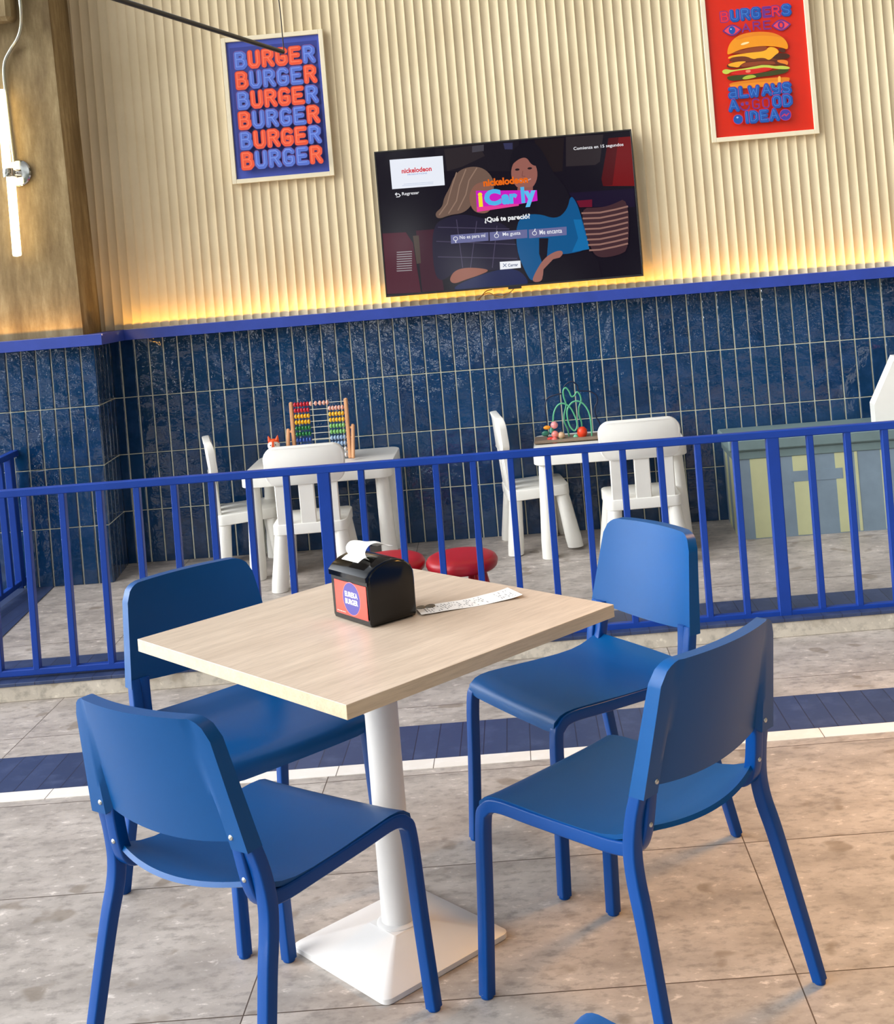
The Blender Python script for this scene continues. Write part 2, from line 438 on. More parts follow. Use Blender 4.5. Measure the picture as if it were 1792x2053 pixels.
# ------------------------------------------------------------------ flat artwork (posters, screen, stickers)
def text_mesh(s, bold=0.0):
    cu = bpy.data.curves.new('lettering', 'FONT'); cu.body = s; cu.size = 1.0; cu.offset = bold; cu.resolution_u = 3
    ob = bpy.data.objects.new('lettering', cu); COL.objects.link(ob)
    bpy.context.view_layer.update()
    dg = bpy.context.evaluated_depsgraph_get(); me = bpy.data.meshes.new_from_object(ob.evaluated_get(dg))
    vs = [v.co.copy() for v in me.vertices]; fs = [tuple(p.vertices) for p in me.polygons]
    bpy.data.objects.remove(ob); bpy.data.curves.remove(cu); bpy.data.meshes.remove(me)
    return vs, fs
GL = {  # stroke letters: polylines in a box 0..0.66 by 0..1
 'B': [[(.12, .12), (.12, .88), (.40, .88), (.52, .78), (.50, .60), (.40, .53), (.14, .53)], [(.40, .53), (.54, .44), (.56, .25), (.44, .12), (.12, .12)]],
 'U': [[(.12, .88), (.12, .26), (.22, .12), (.44, .12), (.54, .26), (.54, .88)]],
 'R': [[(.12, .12), (.12, .88), (.42, .88), (.54, .77), (.53, .60), (.42, .50), (.14, .50)], [(.34, .50), (.56, .12)]],
 'G': [[(.54, .78), (.44, .88), (.22, .88), (.12, .74), (.12, .26), (.22, .12), (.44, .12), (.54, .22), (.54, .46), (.36, .46)]],
 'E': [[(.54, .88), (.12, .88), (.12, .12), (.56, .12)], [(.12, .51), (.46, .51)]],
 'S': [[(.54, .76), (.44, .88), (.22, .88), (.12, .76), (.14, .60), (.50, .42), (.54, .26), (.44, .12), (.20, .12), (.10, .24)]],
 'A': [[(.08, .12), (.33, .90), (.58, .12)], [(.18, .38), (.48, .38)]],
 'L': [[(.12, .88), (.12, .12), (.56, .12)]],
 'W': [[(.06, .88), (.18, .12), (.33, .62), (.48, .12), (.60, .88)]],
 'Y': [[(.08, .88), (.12, .56), (.33, .44), (.54, .56), (.56, .88)], [(.54, .60), (.50, .20), (.36, .12), (.16, .14)]],
 'O': [[(.22, .12), (.12, .28), (.12, .72), (.22, .88), (.44, .88), (.54, .72), (.54, .28), (.44, .12), (.22, .12)]],
 'D': [[(.12, .12), (.12, .88), (.36, .88), (.54, .70), (.54, .30), (.36, .12), (.12, .12)]],
 'I': [[(.33, .88), (.33, .12)]],
 'a': [[(.14, .86), (.44, .86), (.54, .74), (.54, .12)], [(.54, .50), (.24, .50), (.12, .38), (.12, .22), (.24, .12), (.54, .14)]],
 'e': [[(.14, .52), (.54, .52), (.54, .72), (.42, .88), (.22, .88), (.12, .72), (.12, .28), (.24, .12), (.54, .14)]],
}
def soft(pts, it=2):                              # round the corners of a closed outline
    P = [tuple(p) for p in pts]
    for _ in range(it):
        Qn = []
        for a_, b_ in zip(P, P[1:]+P[:1]):
            Qn.append((0.75*a_[0]+0.25*b_[0], 0.75*a_[1]+0.25*b_[1])); Qn.append((0.25*a_[0]+0.75*b_[0], 0.25*a_[1]+0.75*b_[1]))
        P = Qn
    return P
class Art:
    """layers of flat shapes in a local (x, z) plane, each a hair in front of the last; depth runs towards -y"""
    def __init__(s, mat, step=0.00012): s.mb = MB(); s.mat = mat; s.y = 0.0; s.step = step
    def poly(s, pts, c):
        s.y -= s.step; s.mb.add([(p[0], s.y, p[1]) for p in pts], [tuple(range(len(pts)))], s.mat(c)); return s
    def ell(s, cx, cz, rx, rz, c, n=28, a0=0, a1=2*PI, rot=0):
        P = []
        for i in range(n):
            a = a0+(a1-a0)*i/(n-1 if a1-a0 < 2*PI-1e-6 else n); x, z = rx*math.cos(a), rz*math.sin(a)
            P.append((cx+x*math.cos(rot)-z*math.sin(rot), cz+x*math.sin(rot)+z*math.cos(rot)))
        return s.poly(P, c)
    def stroke(s, pts, wd, c, cap=True):
        s.y -= s.step*0.4; m = s.mat(c); P = [Vector((p[0], p[1])) for p in pts]; d_ = 1e-5
        for a, b in zip(P[:-1], P[1:]):
            d = b-a
            if d.length < 1e-9: continue
            d.normalize(); n = Vector((-d.y, d.x))*wd/2; s.y -= d_
            q = [a+n, a-n, b-n, b+n]; s.mb.add([(p.x, s.y, p.y) for p in q], [(0, 1, 2, 3)], m)
        if cap:
            for a in (P[:-1] if (P[0]-P[-1]).length < 1e-6 else P):
                k = 12; s.y -= d_; s.mb.add([(a.x+wd/2*math.cos(2*PI*i/k), s.y, a.y+wd/2*math.sin(2*PI*i/k)) for i in range(k)], [tuple(range(k))], m)
        return s
    def ring(s, cx, cz, rx, rz, wd, c, n=26, a0=0, a1=2*PI):
        return s.stroke([(cx+rx*math.cos(a0+(a1-a0)*i/n), cz+rz*math.sin(a0+(a1-a0)*i/n)) for i in range(n+1)], wd, c)
    def text(s, t, x0, x1, z0, z1, c, bold=0.02, slope=0.0):
        vs, fs = text_mesh(t, bold); s.y -= s.step
        ax = min(v.x for v in vs); bx = max(v.x for v in vs); az = min(v.y for v in vs); bz = max(v.y for v in vs)
        s.mb.add([(x0+(v.x-ax)/(bx-ax)*(x1-x0), s.y, z0+(v.y-az)/(bz-az)*(z1-z0)) for v in vs], fs, s.mat(c)); return s
    def glyph(s, ch, x, z, wd, ht, sw, c, dx=0, dz=0):
        for st in GL[ch]: s.stroke([(x+dx+p[0]/0.66*wd, z+dz+p[1]*ht) for p in st], sw, c)
        return s
    def build(s, name, parent, **k):
        return s.mb.build(name, parent, sharp=None, tri=True, fix=False, **k)

# ------------------------------------------------------------------ the setting
D = 6.75                                        # plane of the tiled back wall
TX, TZ = 0.0775, 0.30359
X0, Z1 = -2.3582, 1.0218
LB, LT = 1.331, 1.386                           # ledge bottom and top
YF = 6.405                                      # front of the pillar
def zplat(y): return 0.068+0.0385*(y-5.0)       # the terrace falls gently to its front edge
SLOPE = math.atan(0.0385)
def zwarp(x0, x1, z0, z1): return 0

def tiles(mb, P0, ux, length, x_first, zrows, ids, nrm):
    """glazed tiles laid on a vertical plane through P0 along ux; nrm points into the room"""
    ux = Vector(ux).normalized(); nrm = Vector(nrm).normalized(); rnd = random.Random(7)
    edges = [0.0]; e = x_first
    while e < length-1e-4:
        if e > 1e-4: edges.append(e)
        e += TX
    edges.append(length)
    for a, b in zip(edges[:-1], edges[1:]):
        if b-a < 0.012: continue
        for za, zb in zip(zrows[:-1], zrows[1:]):
            g = 0.0034; h = 0.0024; bz = 0.0035
            A, B, C_, D_ = a+g, b-g, za+h, zb-h
            t = [rnd.uniform(-0.0009, 0.0009) for _ in range(4)]
            def pt(u, z, o): p = Vector(P0)+ux*u+nrm*o; return (p.x, p.y, z)
            outer = [pt(A, C_, -0.002), pt(B, C_, -0.002), pt(B, D_, -0.002), pt(A, D_, -0.002)]
            inner = [pt(A+bz, C_+bz, 0.002+t[0]), pt(B-bz, C_+bz, 0.002+t[1]), pt(B-bz, D_-bz, 0.002+t[2]), pt(A+bz, D_-bz, 0.002+t[3])]
            fs = [(4, 5, 6, 7), (0, 1, 5, 4), (1, 2, 6, 5), (2, 3, 7, 6), (3, 0, 4, 7)]
            mb.add(outer+inner, fs, M_tile); r = rnd.random()*50
            ids += [r]*5
def zrows_for(lo): return [lo]+[z for z in (Z1-2*TZ, Z1-TZ, Z1) if z > lo+0.01]+[LB]

# back wall: plaster flutes above, tiled wainscot below
mb = MB(); rows = [[], []]; x = -2.5692
pitch = 0.0496; N = 9
while x < 3.05:
    for i in range(N):
        t = i/N-0.5; yy = D-0.020+0.0078*(1-(2*t)**2)
        if i == 0: yy = D-0.021
        rows[0].append((x+(t+0.5)*pitch, yy, LT-0.012)); rows[1].append((x+(t+0.5)*pitch, yy, 3.75))
    x += pitch
mb.grid(rows, M_plaster)
mb.box((-2.47, D+0.002, LT-0.03), (3.05, D+0.20, 3.75), M_plaster)
wall_back = mb.build('wall_back', sharp=40, fix=False, kind='structure')
mb = MB(); ids = []
mb.box((-2.62, D+0.003, 0.0), (3.05, D+0.20, LT-0.03), M_grout); ids += [0]*6
tiles(mb, (-2.412, D, 0), (1, 0, 0), 5.45, X0+2.412-0.0, zrows_for(zplat(D)-0.004), ids, (0, -1, 0))
mb.attr['tile_id'] = ids
mb.build('tiled_wainscot', wall_back, sharp=None, fix=False)

# pillar on the left
mb = MB()
PXT, PXB = -2.452, -2.425                        # right arris at the top and at the ledge
vs = [(-3.6, YF+0.012, LT-0.02), (PXB, YF+0.012, LT-0.02), (-2.447, D, LT-0.02), (-3.6, D, LT-0.02), (-3.6, YF+0.012, 3.75), (PXT-0.03, YF+0.012, 3.75), (-2.50, D, 3.75), (-3.6, D, 3.75)]
mb.add(vs, [(0, 1, 5, 4), (1, 2, 6, 5), (2, 3, 7, 6), (3, 0, 4, 7), (4, 5, 6, 7), (3, 2, 1, 0)], M_concrete)
wall_left = mb.build('wall_left', sharp=20, kind='structure')
mb = MB(); ids = []
PC = Vector((-2.365, YF-0.005, 0)); PI_ = Vector((-2.408, D, 0))
mb.prism([(-3.6, YF), (PC.x-0.003, YF), (PI_.x-0.003, D), (-3.6, D)], 0.0, LT-0.02, M_grout); ids += [0]*6
k = int((3.6+PC.x)/TX); L0 = 16*TX
tiles(mb, (PC.x-L0, PC.y, 0), (1, 0, 0), L0, TX, zrows_for(zplat(YF)-0.004), ids, (0, -1, 0))
dv = PI_-PC
tiles(mb, PC, dv, dv.length, TX, zrows_for(zplat(6.55)-0.01), ids, (dv.y, -dv.x, 0))
mb.attr['tile_id'] = ids
mb.build('tiled_wainscot', wall_left, sharp=None, fix=False)
# stub of a beam at the top of the pillar
MB().box((-3.6, YF-0.09, 3.0), (-2.63, YF+0.02, 3.4), M_concrete, 0.02).build('trim_1', kind='structure')

# blue ledge with a slot for the light strip
def ledge_profile(yf, yb): return [(yb, LB), (yf, LB), (yf, LT), (yf+0.004, LT), (yf+0.004, LT-0.012), (yf+0.020, LT-0.012), (yf+0.020, LT), (yb, LT)]
LY = 6.665
mb = MB(); mb.prism(ledge_profile(LY, D), -2.302, 3.05, M_ledge, axis='x')
mb.build('trim_2', sharp=30, kind='structure')
mb = MB(); mb.prism(ledge_profile(YF-0.075, YF+0.02), -3.6, -2.302, M_ledge, axis='x')
pr = [(y-D, z) for y, z in ledge_profile(D, D+0.11)]    # the return along the pillar's side
Xr = Matrix.Translation((-2.302, 0, 0)) @ Matrix.Rotation(PI/2, 4, 'Z')
mb.prism(pr, YF+0.012, D-0.002, M_ledge, axis='x', X=Xr)
mb.build('trim_3', sharp=30, kind='structure')

# terrace, its step and the floor
mb = MB()
CURB = 0.047
def yc(x): return 4.985+CURB*(x+2.34)
XL, XR = -3.8, 3.2
mb.add([(XL, yc(XL)+0.02, 0), (XR, yc(XR)+0.02, 0), (XR, D+0.1, 0), (XL, D+0.1, 0),
        (XL, yc(XL)+0.02, zplat(yc(XL))), (XR, yc(XR)+0.02, zplat(yc(XR))-0.0), (XR, D+0.1, zplat(D+0.1)), (XL, D+0.1, zplat(D+0.1))],
       [(0, 1, 5, 4), (1, 2, 6, 5), (2, 3, 7, 6), (3, 0, 4, 7), (4, 5, 6, 7)], M_floor2)
mb.build('floor', sharp=20, kind='structure')
mb = MB(); mb.add([(-6, -3, 0), (6, -3, 0), (6, D+0.3, 0), (-6, D+0.3, 0), (-6, -3, -0.1), (6, -3, -0.1), (6, D+0.3, -0.1), (-6, D+0.3, -0.1)], [(0, 1, 2, 3), (4, 7, 6, 5), (0, 4, 5, 1), (1, 5, 6, 2), (2, 6, 7, 3), (3, 7, 4, 0)], M_floor)
mb.build('floor', sharp=20, kind='structure')
Rz = Matrix.Translation((0, yc(0), 0)) @ Matrix.Rotation(math.atan(CURB), 4, 'Z')
o = MB().box((-3.8, 0, 0), (3.2, 0.03, 0.062), M_nosing, 0.002).build('trim_4', sharp=30, kind='structure'); o.matrix_world = Rz
o = MB().box((-3.8, -0.004, 0.062), (3.2, 0.28, 0.0755), M_bluestrip, 0.0015).build('trim_5', sharp=30, kind='structure'); o.matrix_world = Rz @ Matrix.Rotation(SLOPE, 4, 'X')
FR = 0.036
Rf = Matrix.Translation((0, 4.0625, 0)) @ Matrix.Rotation(FR, 4, 'Z')
o = MB().box((-4, 0.078, -0.02), (4, 0.388, 0.0012), M_bluestrip).build('trim_6', sharp=30, kind='structure'); o.matrix_world = Rf
o = MB().box((-4, 0.0, -0.02), (4, 0.077, 0.0016), M_whitestrip).build('trim_7', sharp=30, kind='structure'); o.matrix_world = Rf
# blue tile margin on the terrace under the side railing
vs = [(-3.05, 5.25), (-2.57, 5.25), (-2.675, 6.40), (-3.05, 6.40)]
mb = MB(); mb.add([(a, b, zplat(b)+0.003) for a, b in vs]+[(a, b, zplat(b)-0.01) for a, b in vs], [(0, 1, 2, 3), (4, 7, 6, 5), (0, 4, 5, 1), (1, 5, 6, 2), (2, 6, 7, 3), (3, 7, 4, 0)], M_bluestrip)
mb.build('trim_8', sharp=None, kind='structure')

# ------------------------------------------------------------------ railings
def railing(name, label, xs, posts, loc, rot, top, bot, seed=1):
    t = thing(name, label, 'railing', loc, rot, None)
    a, b = xs[0]-0.2, xs[-1]+0.2
    MB().box((a, -0.019, top-0.030), (b, 0.019, top), M_rail, 0.003).build('top_rail', t)
    MB().box((a, -0.016, bot), (b, 0.016, bot+0.026), M_rail, 0.003).build('bottom_rail', t)
    bal = MB().box((-0.0125, -0.016, bot+0.02), (0.0125, 0.016, top-0.02), M_rail, 0.002).build('baluster', t)
    bal.location.x = xs[0]; first = True
    post = None
    for i, x in enumerate(xs):
        if i in posts:
            if post is None:
                post = MB().box((-0.025, -0.0175, bot-0.012), (0.025, 0.0175, top-0.02), M_rail, 0.003).build('post', t); post.location.x = x
            else:
                p = post.copy(); COL.objects.link(p); p.location.x = x
        elif first: bal.location.x = x; first = False
        else:
            c = bal.copy(); COL.objects.link(c); c.location.x = x
    return t
xs = [-2.355+0.1502*i for i in range(-2, 30)]
rt = railing('railing', 'long blue metal railing with square balusters behind the dining table', xs, [11, 23, 5+30], (0, yc(0)+0.05, 0), (0, 0.0062, math.atan(CURB)), 0.8205, 0.0745)
xs2 = [0.0, 0.14, 0.28, 0.42, 0.56, 0.70, 0.84, 0.98, 1.10]
r2 = railing('railing', 'short blue side railing meeting the tiled pillar at the far left', xs2, [8], (-2.80, 5.25, 0), (0, -SLOPE, PI/2+0.02), 0.785, 0.115)

# ------------------------------------------------------------------ dining table
TR = -0.7574; TLOC = Vector((-0.4983, 3.0077, 0)); TH = 0.7601
TW, TD = 0.8179, 0.7857
tb = thing('dining_table', 'square pale wood-topped table on a single white pedestal', 'table', TLOC, (0, 0, TR))
mb = MB(); mb.box((-TW/2, -TD/2, TH-0.0294), (TW/2, TD/2, TH), M_top, 0.0008)
for i, f in enumerate(mb.f):
    pass
k = mb.slot(M_edge)
for i, f in enumerate(mb.f):
    zs = [mb.v[j][2] for j in f]
    if min(zs) < TH-0.02: mb.mi[i] = k
mb.build('tabletop', tb, sharp=20)
b = 0.3675/2
def sq(r, z, rad, n=5):
    P = []
    for cx, cy_, a0 in ((r-rad, r-rad, 0), (-r+rad, r-rad, PI/2), (-r+rad, -r+rad, PI), (r-rad, -r+rad, 3*PI/2)):
        for i in range(n+1):
            a = a0+PI/2*i/n; P.append((cx+rad*math.cos(a), cy_+rad*math.sin(a), z))
    return P
mb = MB()
rows = [sq(b-0.002, 0.0, 0.018), sq(b, 0.002, 0.02), sq(b, 0.013, 0.02), sq(b-0.004, 0.016, 0.018), sq(0.055, 0.052, 0.006), sq(0.050, 0.055, 0.006)]
mb.grid(rows, M_whitemetal, True); n = len(rows[0]); m0 = len(mb.v)-n
mb.f.append(tuple(range(m0, m0+n))); mb.mi.append(0); mb.f.append(tuple(range(n))[::-1]); mb.mi.append(0)
mb.lathe([(0.051, 0.050), (0.051, 0.057), (0.046, 0.060), (0.041, 0.061)], M_whitemetal, 40)
pb = mb.build('pedestal_base', tb, sharp=24); pb.rotation_euler.z = -0.0248
MB().lathe([(0.0395, 0.055), (0.0395, TH-0.034)], M_whitemetal, 48).build('column', tb, sharp=40)
MB().box((-0.17, -0.17, TH-0.038), (0.17, 0.17, TH-0.0294), M_whitemetal, 0.003).build('top_plate', tb)

# ------------------------------------------------------------------ blue stacking chairs
ROUND = []
for (cx, cy_, a0) in ((0.72, 0.72, 0), (-0.72, 0.72, PI/2), (-0.72, -0.72, PI), (0.72, -0.72, 3*PI/2)):
    for i in range(4):
        a = a0+PI/2*i/3; ROUND.append((cx+0.28*math.cos(a), cy_+0.28*math.sin(a)))
def make_chair(label):
    t = thing('dining_chair', label, 'chair', group='blue chairs around the dining table')
    # seat
    prof = [(.236, .398), (.2375, .408), (.235, .420), (.228, .431), (.216, .4395), (.198, .4445), (.17, .4465), (.10, .445), (.02, .442), (-.06, .441), (-.11, .4435), (-.145, .450), (-.172, .459), (-.190, .467), (-.202, .475)]
    A = []; B = []; nu = 22; n = len(prof)
    for j, (y, z) in enumerate(prof):
        ra = []; rb = []; f = max(0, (j-8)/(n-9)) if j > 8 else 0
        y2, z2 = prof[min(j+1, n-1)]; y1, z1 = prof[max(j-1, 0)]
        ny, nz = (z2-z1), -(y2-y1); l = math.hypot(ny, nz); ny, nz = ny/l, nz/l
        if nz < 0 and j > 2: ny, nz = -ny, -nz
        if j <= 2: ny, nz = abs(ny), abs(nz)
        for i in range(nu+1):
            u = 2*i/nu-1; hw = 0.206-0.006*f
            if j == n-1: hw -= 0.004
            c = (1-u*u); yy = y-0.036*c*f*f; zz = z-0.007*c*(1 if 3 < j < 12 else 0.3)-0.013*c*f*f
            if j < 3: zz += 0.006*max(0, (abs(u)-0.85)/0.15)
            th = 0.010
            ra.append((u*hw, yy, zz)); rb.append((u*hw*0.995, yy-ny*th, zz-nz*th))
        A.append(ra); B.append(rb)
    MB().shell(A, B, M_chair).build('seat', t, sharp=50)
    # backrest
    A = []; B = []; nv = 16; nu = 36
    for j in range(nv+1):
        ra = []; rb = []
        for i in range(nu+1):
            u = 2*i/nu-1; u = math.copysign(abs(u)**0.85, u)
            sl = 1 if abs(u) > 0.79 else 0
            zb = 0.546 if sl else 0.556-0.014*(1-(u/0.8)**2)
            hwt = 0.187; x = u*hwt; r = 0.042
            zt = 0.802-(0 if abs(x) < hwt-r else r-math.sqrt(max(0, r*r-(abs(x)-hwt+r)**2)))
            v = j/nv; v = 1-(1-v)**1.25; z = zb+v*(zt-zb)
            hw = 0.2225+(0.187-0.2225)*(z-0.55)/0.25
            bow = 0.031*(1-u*u); yf = -0.206-0.054*(z-0.55)/0.25-bow
            th = (0.037-0.006*v-bow*(1-0.5*v)) if sl else (0.011+0.018*v)
            ra.append((u*hw, yf-th, z)); rb.append((u*hw, yf, z))
        A.append(ra); B.append(rb)
    MB().shell(A, B, M_chair).build('backrest', t, sharp=38)
    # frame tubes: each front leg runs under the seat and up behind it, each rear leg up into the backrest
    for s in (-1, 1):
        path = bez([(s*.214, .252, .006), (s*.208, .240, .20), (s*.203, .231, .375), (s*.201, .217, .412), (s*.199, .18, .428), (s*.197, .08, .426), (s*.195, -.05, .424), (s*.194, -.14, .424), (s*.191, -.185, .434), (s*.188, -.205, .465), (s*.184, -.218, .53), (s*.182, -.222, .566)], 5)
        leg = MB().tube(path, 0.0140, M_cleg, prof=ROUND, up=(1, 0, 0)).build('leg', t, sharp=38)
        for z, y in ((.484, -.2235), (.572, -.2472)):
            X = Matrix.Translation((s*.187, y, z)) @ Matrix.Rotation(PI/2-0.25, 4, 'X')
            MB().lathe([(0.0005, 0.004), (0.003, 0.0035), (0.0055, 0.001), (0.0055, -0.006)], M_steel, 14, X=X).build('screw', leg, sharp=40, label='small silver screw head')
        MB().lathe([(0.013, 0), (0.0145, 0.002), (0.0145, 0.010), (0.013, 0.012)], M_cleg, 14, c=(s*.214, .252, 0)).build('foot_cap', leg)
        path = bez([(s*.250, -.286, .006), (s*.240, -.258, .14), (s*.226, -.222, .31), (s*.219, -.203, .385), (s*.216, -.198, .44), (s*.213, -.206, .50), (s*.2085, -.219, .55), (s*.2075, -.2215, .566)], 5)
        rad = [0.0125+0.0022*min(1, i/12)-0.0022*max(0, (i-22)/13) for i in range(len(path))]
        leg = MB().tube(path, rad, M_cleg, prof=ROUND, up=(1, 0, 0)).build('leg', t, sharp=38)
        MB().lathe([(0.011, 0), (0.0125, 0.002), (0.0125, 0.010), (0.011, 0.012)], M_cleg, 14, c=(s*.250, -.286, 0)).build('foot_cap', leg)
    return t
chairA = make_chair('blue chair in the front left with its curved back turned to the camera')
chairA.location = (-0.7078, 2.634, 0); chairA.rotation_euler = (0, 0, -0.5628)
dup(chairA, (-0.0236, 3.4958, 0), (0, 0, 2.1758), 'blue chair at the far right table side with its light glossy backrest facing the camera')
dup(chairA, (0.0507, 2.7571, 0), (0, 0, 0.8351), 'blue chair in the front right, all four legs showing, its dark back turned outward')
dup(chairA, (-0.8949, 3.3185, 0), (0, 0, -2.3494), 'blue chair at the far left, its seat tucked under the table top')
dup(chairA, (0.251, 1.475, 0), (0, 0, -0.5628), 'blue chair mostly below the picture, only a corner of its backrest showing')

# ------------------------------------------------------------------ on the table: napkin box, napkin, receipt, coins
Tm = Matrix.Translation((TLOC.x, TLOC.y, TH)) @ Matrix.Rotation(TR, 4, 'Z')
nb_o = Vector((0.044, -0.041)); ang = math.atan2(-0.017, 0.172)
NM = Tm @ Matrix.Translation((nb_o.x, nb_o.y, 0)) @ Matrix.Rotation(ang, 4, 'Z')
nb = thing('napkin_dispenser', 'black napkin dispenser with a red sticker standing on the dining table', 'napkin dispenser')
nb.matrix_world = NM
NWd, NDp = 0.172, 0.132                           # spans x from -NWd to 0, y from 0 to NDp
def nprof(off, zlo, zhi):
    return [(0.004-off, zlo), (0.001-off, zlo+0.008), (0-off, 0.098), (0.000-off, zhi), (0.010, 0.1295+off), (0.028, 0.139+off), (0.050, 0.1445+off), (0.070, 0.1455+off), (0.090, 0.143+off), (0.110, 0.135+off), (0.124, 0.124+off), (0.131+off, 0.108), (0.132+off, 0.09), (0.131+off, zlo+0.008), (0.127+off, zlo)]
def rounded_extrude(prof, x0, x1, m, r=0.006):
    mb = MB(); cx = sum(p[0] for p in prof)/len(prof); cz = sum(p[1] for p in prof)/len(prof); rows = []
    W2, H2 = 0.066, 0.072
    for x, k in ((x0, 1), (x0+r*0.3, 0.55), (x0+r, 0), (x1-r, 0), (x1-r*0.3, 0.55), (x1, 1)):
        rows.append([(x, cx+(p[0]-cx)*(1-k*r/W2), cz+(p[1]-cz)*(1-k*r/H2)) for p in prof])
    mb.grid(rows, m, True); n = len(prof)
    mb.f.append(tuple(range(n))); mb.mi.append(0); e = (len(rows)-1)*n; mb.f.append(tuple(range(e, e+n))[::-1]); mb.mi.append(0)
    return mb
rounded_extrude(nprof(0, 0.002, 0.118), -NWd, 0, M_black).build('body', nb, sharp=30)
lid = MB()
lp = [(-0.005, 0.106), (-0.0055, 0.118), (0.004, 0.1275), (0.010, 0.1315), (0.028, 0.141), (0.050, 0.1465), (0.070, 0.1475), (0.090, 0.145), (0.108, 0.138), (0.108, 0.134), (0.028, 0.134), (0.010, 0.124), (0.002, 0.112), (0.001, 0.106)]
rounded_extrude(lp, -NWd+0.002, -0.002, M_black, 0.003).build('lid', nb, sharp=35)
M_slot = plain('dark_slot', (18, 18, 20), 0.5)
mb = MB(); mb.box((-0.118, 0.050, 0.1462), (-0.048, 0.064, 0.1486), M_chrome, 0.001); mb.build('napkin_slot', nb, label='bright metal lip around the napkin slot')
art = Art(ink)
art.poly([(-0.152, 0.016), (-0.010, 0.016), (-0.010, 0.096), (-0.152, 0.096)], (206, 62, 48))
art.poly([(-0.150, 0.018), (-0.012, 0.018), (-0.012, 0.094), (-0.150, 0.094)], (226, 72, 56))
art.ell(-0.078, 0.058, 0.0395, 0.0395, (236, 120, 110), 40); art.ell(-0.078, 0.058, 0.038, 0.038, (66, 58, 140), 40)
art.text('EUREKA', -0.106, -0.050, 0.061, 0.074, (244, 240, 246), 0.03)
art.text('BURGER', -0.106, -0.050, 0.044, 0.057, (244, 240, 246), 0.03)
for i in range(5): art.poly([(-0.146+0.008*i, 0.0215), (-0.140+0.008*i, 0.0215), (-0.140+0.008*i, 0.0235), (-0.146+0.008*i, 0.0235)], (250, 190, 180))
st = art.build('sticker', nb, label='red sticker with a round violet emblem'); st.location.y = -0.0008
# napkin pulled out of the slot
mb = MB(); A = []; B = []
cur = bez([(0.052, 0.142), (0.050, 0.150), (0.040, 0.158), (0.026, 0.158), (0.036, 0.172), (0.062, 0.178), (0.084, 0.170), (0.100, 0.164)], 5)
path2 = [(0.034, 0.1475), (0.026, 0.156), (0.024, 0.168), (0.034, 0.178), (0.052, 0.181), (0.072, 0.178), (0.090, 0.172), (0.104, 0.170)]
pp = bez([(a, b_, 0) for a, b_ in path2], 4)
for p in pp:
    ra = []; rb = []; tt = (p.y-0.147)/0.034
    for i in range(9):
        u = i/8; x = -0.126+0.084*u
        wob = 0.003*math.sin(u*5+p.x*60)
        taper = max(0, (p.x-0.07)/0.034); z = p.y+wob*tt-0.012*taper*(1-u)
        yy = p.x+0.004*math.sin(u*3)
        ra.append((x+0.012*taper*(1-u), yy, z)); rb.append((x+0.012*taper*(1-u), yy+0.0006, z-0.0009))
    A.append(ra); B.append(rb)
mb.shell(A, B, M_paper)
A = []; B = []
for j in range(6):
    ra = []; rb = []
    for i in range(7):
        u = i/6; v = j/5; x = -0.120+0.074*u; y = 0.058-0.052*v; z = 0.1475+0.006*v*(1-v)*4-0.004*v*v
        ra.append((x, y, z+0.003)); rb.append((x, y, z+0.0022))
    A.append(ra); B.append(rb)
mb.shell(A, B, M_paper)
np_ = mb.build('napkin', sharp=60); np_.matrix_world = NM
tag(np_, 'white paper napkin sticking out of the top of the black dispenser', 'napkin')
# receipt
mb = MB(); c0 = [Vector(p) for p in ((0.009, 0.122), (0.049, 0.240), (0.093, 0.354))]; c1 = [Vector(p) for p in ((0.070, 0.089), (0.125, 0.215), (0.174, 0.326))]
A = []; B = []
def q3(c, t): return c[0]*(1-t)*(1-2*t)+c[1]*4*t*(1-t)+c[2]*t*(2*t-1)
for j in range(25):
    t = j/24; a, b_ = q3(c0, t), q3(c1, t); z = 0.0006+0.006*max(0, (t-0.8)/0.2)**2+0.0025*max(0, 1-t*9)+0.0015*(1+math.sin(t*9))
    ra = []; rb = []
    for i in range(5):
        p = a+(b_-a)*(i/4); ra.append((p.x, p.y, z)); rb.append((p.x, p.y, z-0.0003))
    A.append(ra); B.append(rb)
mb.shell(A, B, M_paper)
rnd = random.Random(3); M_inkgrey = ink((120, 120, 124), 0.8)
def rp(t, u, dz=0.0004):
    p = q3(c0, t)*(1-u)+q3(c1, t)*u; z = 0.0006+0.006*max(0, (t-0.8)/0.2)**2+0.0025*max(0, 1-t*9)+0.0015*(1+math.sin(t*9)); return (p.x, p.y, z+dz)
for k in range(34):
    t = 0.06+k*0.0265
    u = 0.10+rnd.random()*0.1
    while u < 0.86:
        l = rnd.uniform(0.04, 0.16)
        if rnd.random() < 0.62 and not (0.66 < t < 0.80): mb.add([rp(t, u), rp(t, min(0.9, u+l)), rp(t+0.009, min(0.9, u+l)), rp(t+0.009, u)], [(0, 1, 2, 3)], M_inkgrey)
        u += l+rnd.uniform(0.03, 0.12)
rc = mb.build('receipt', sharp=60); rc.matrix_world = Tm
tag(rc, 'long white till receipt lying on the dining table beside the napkin dispenser', 'receipt')
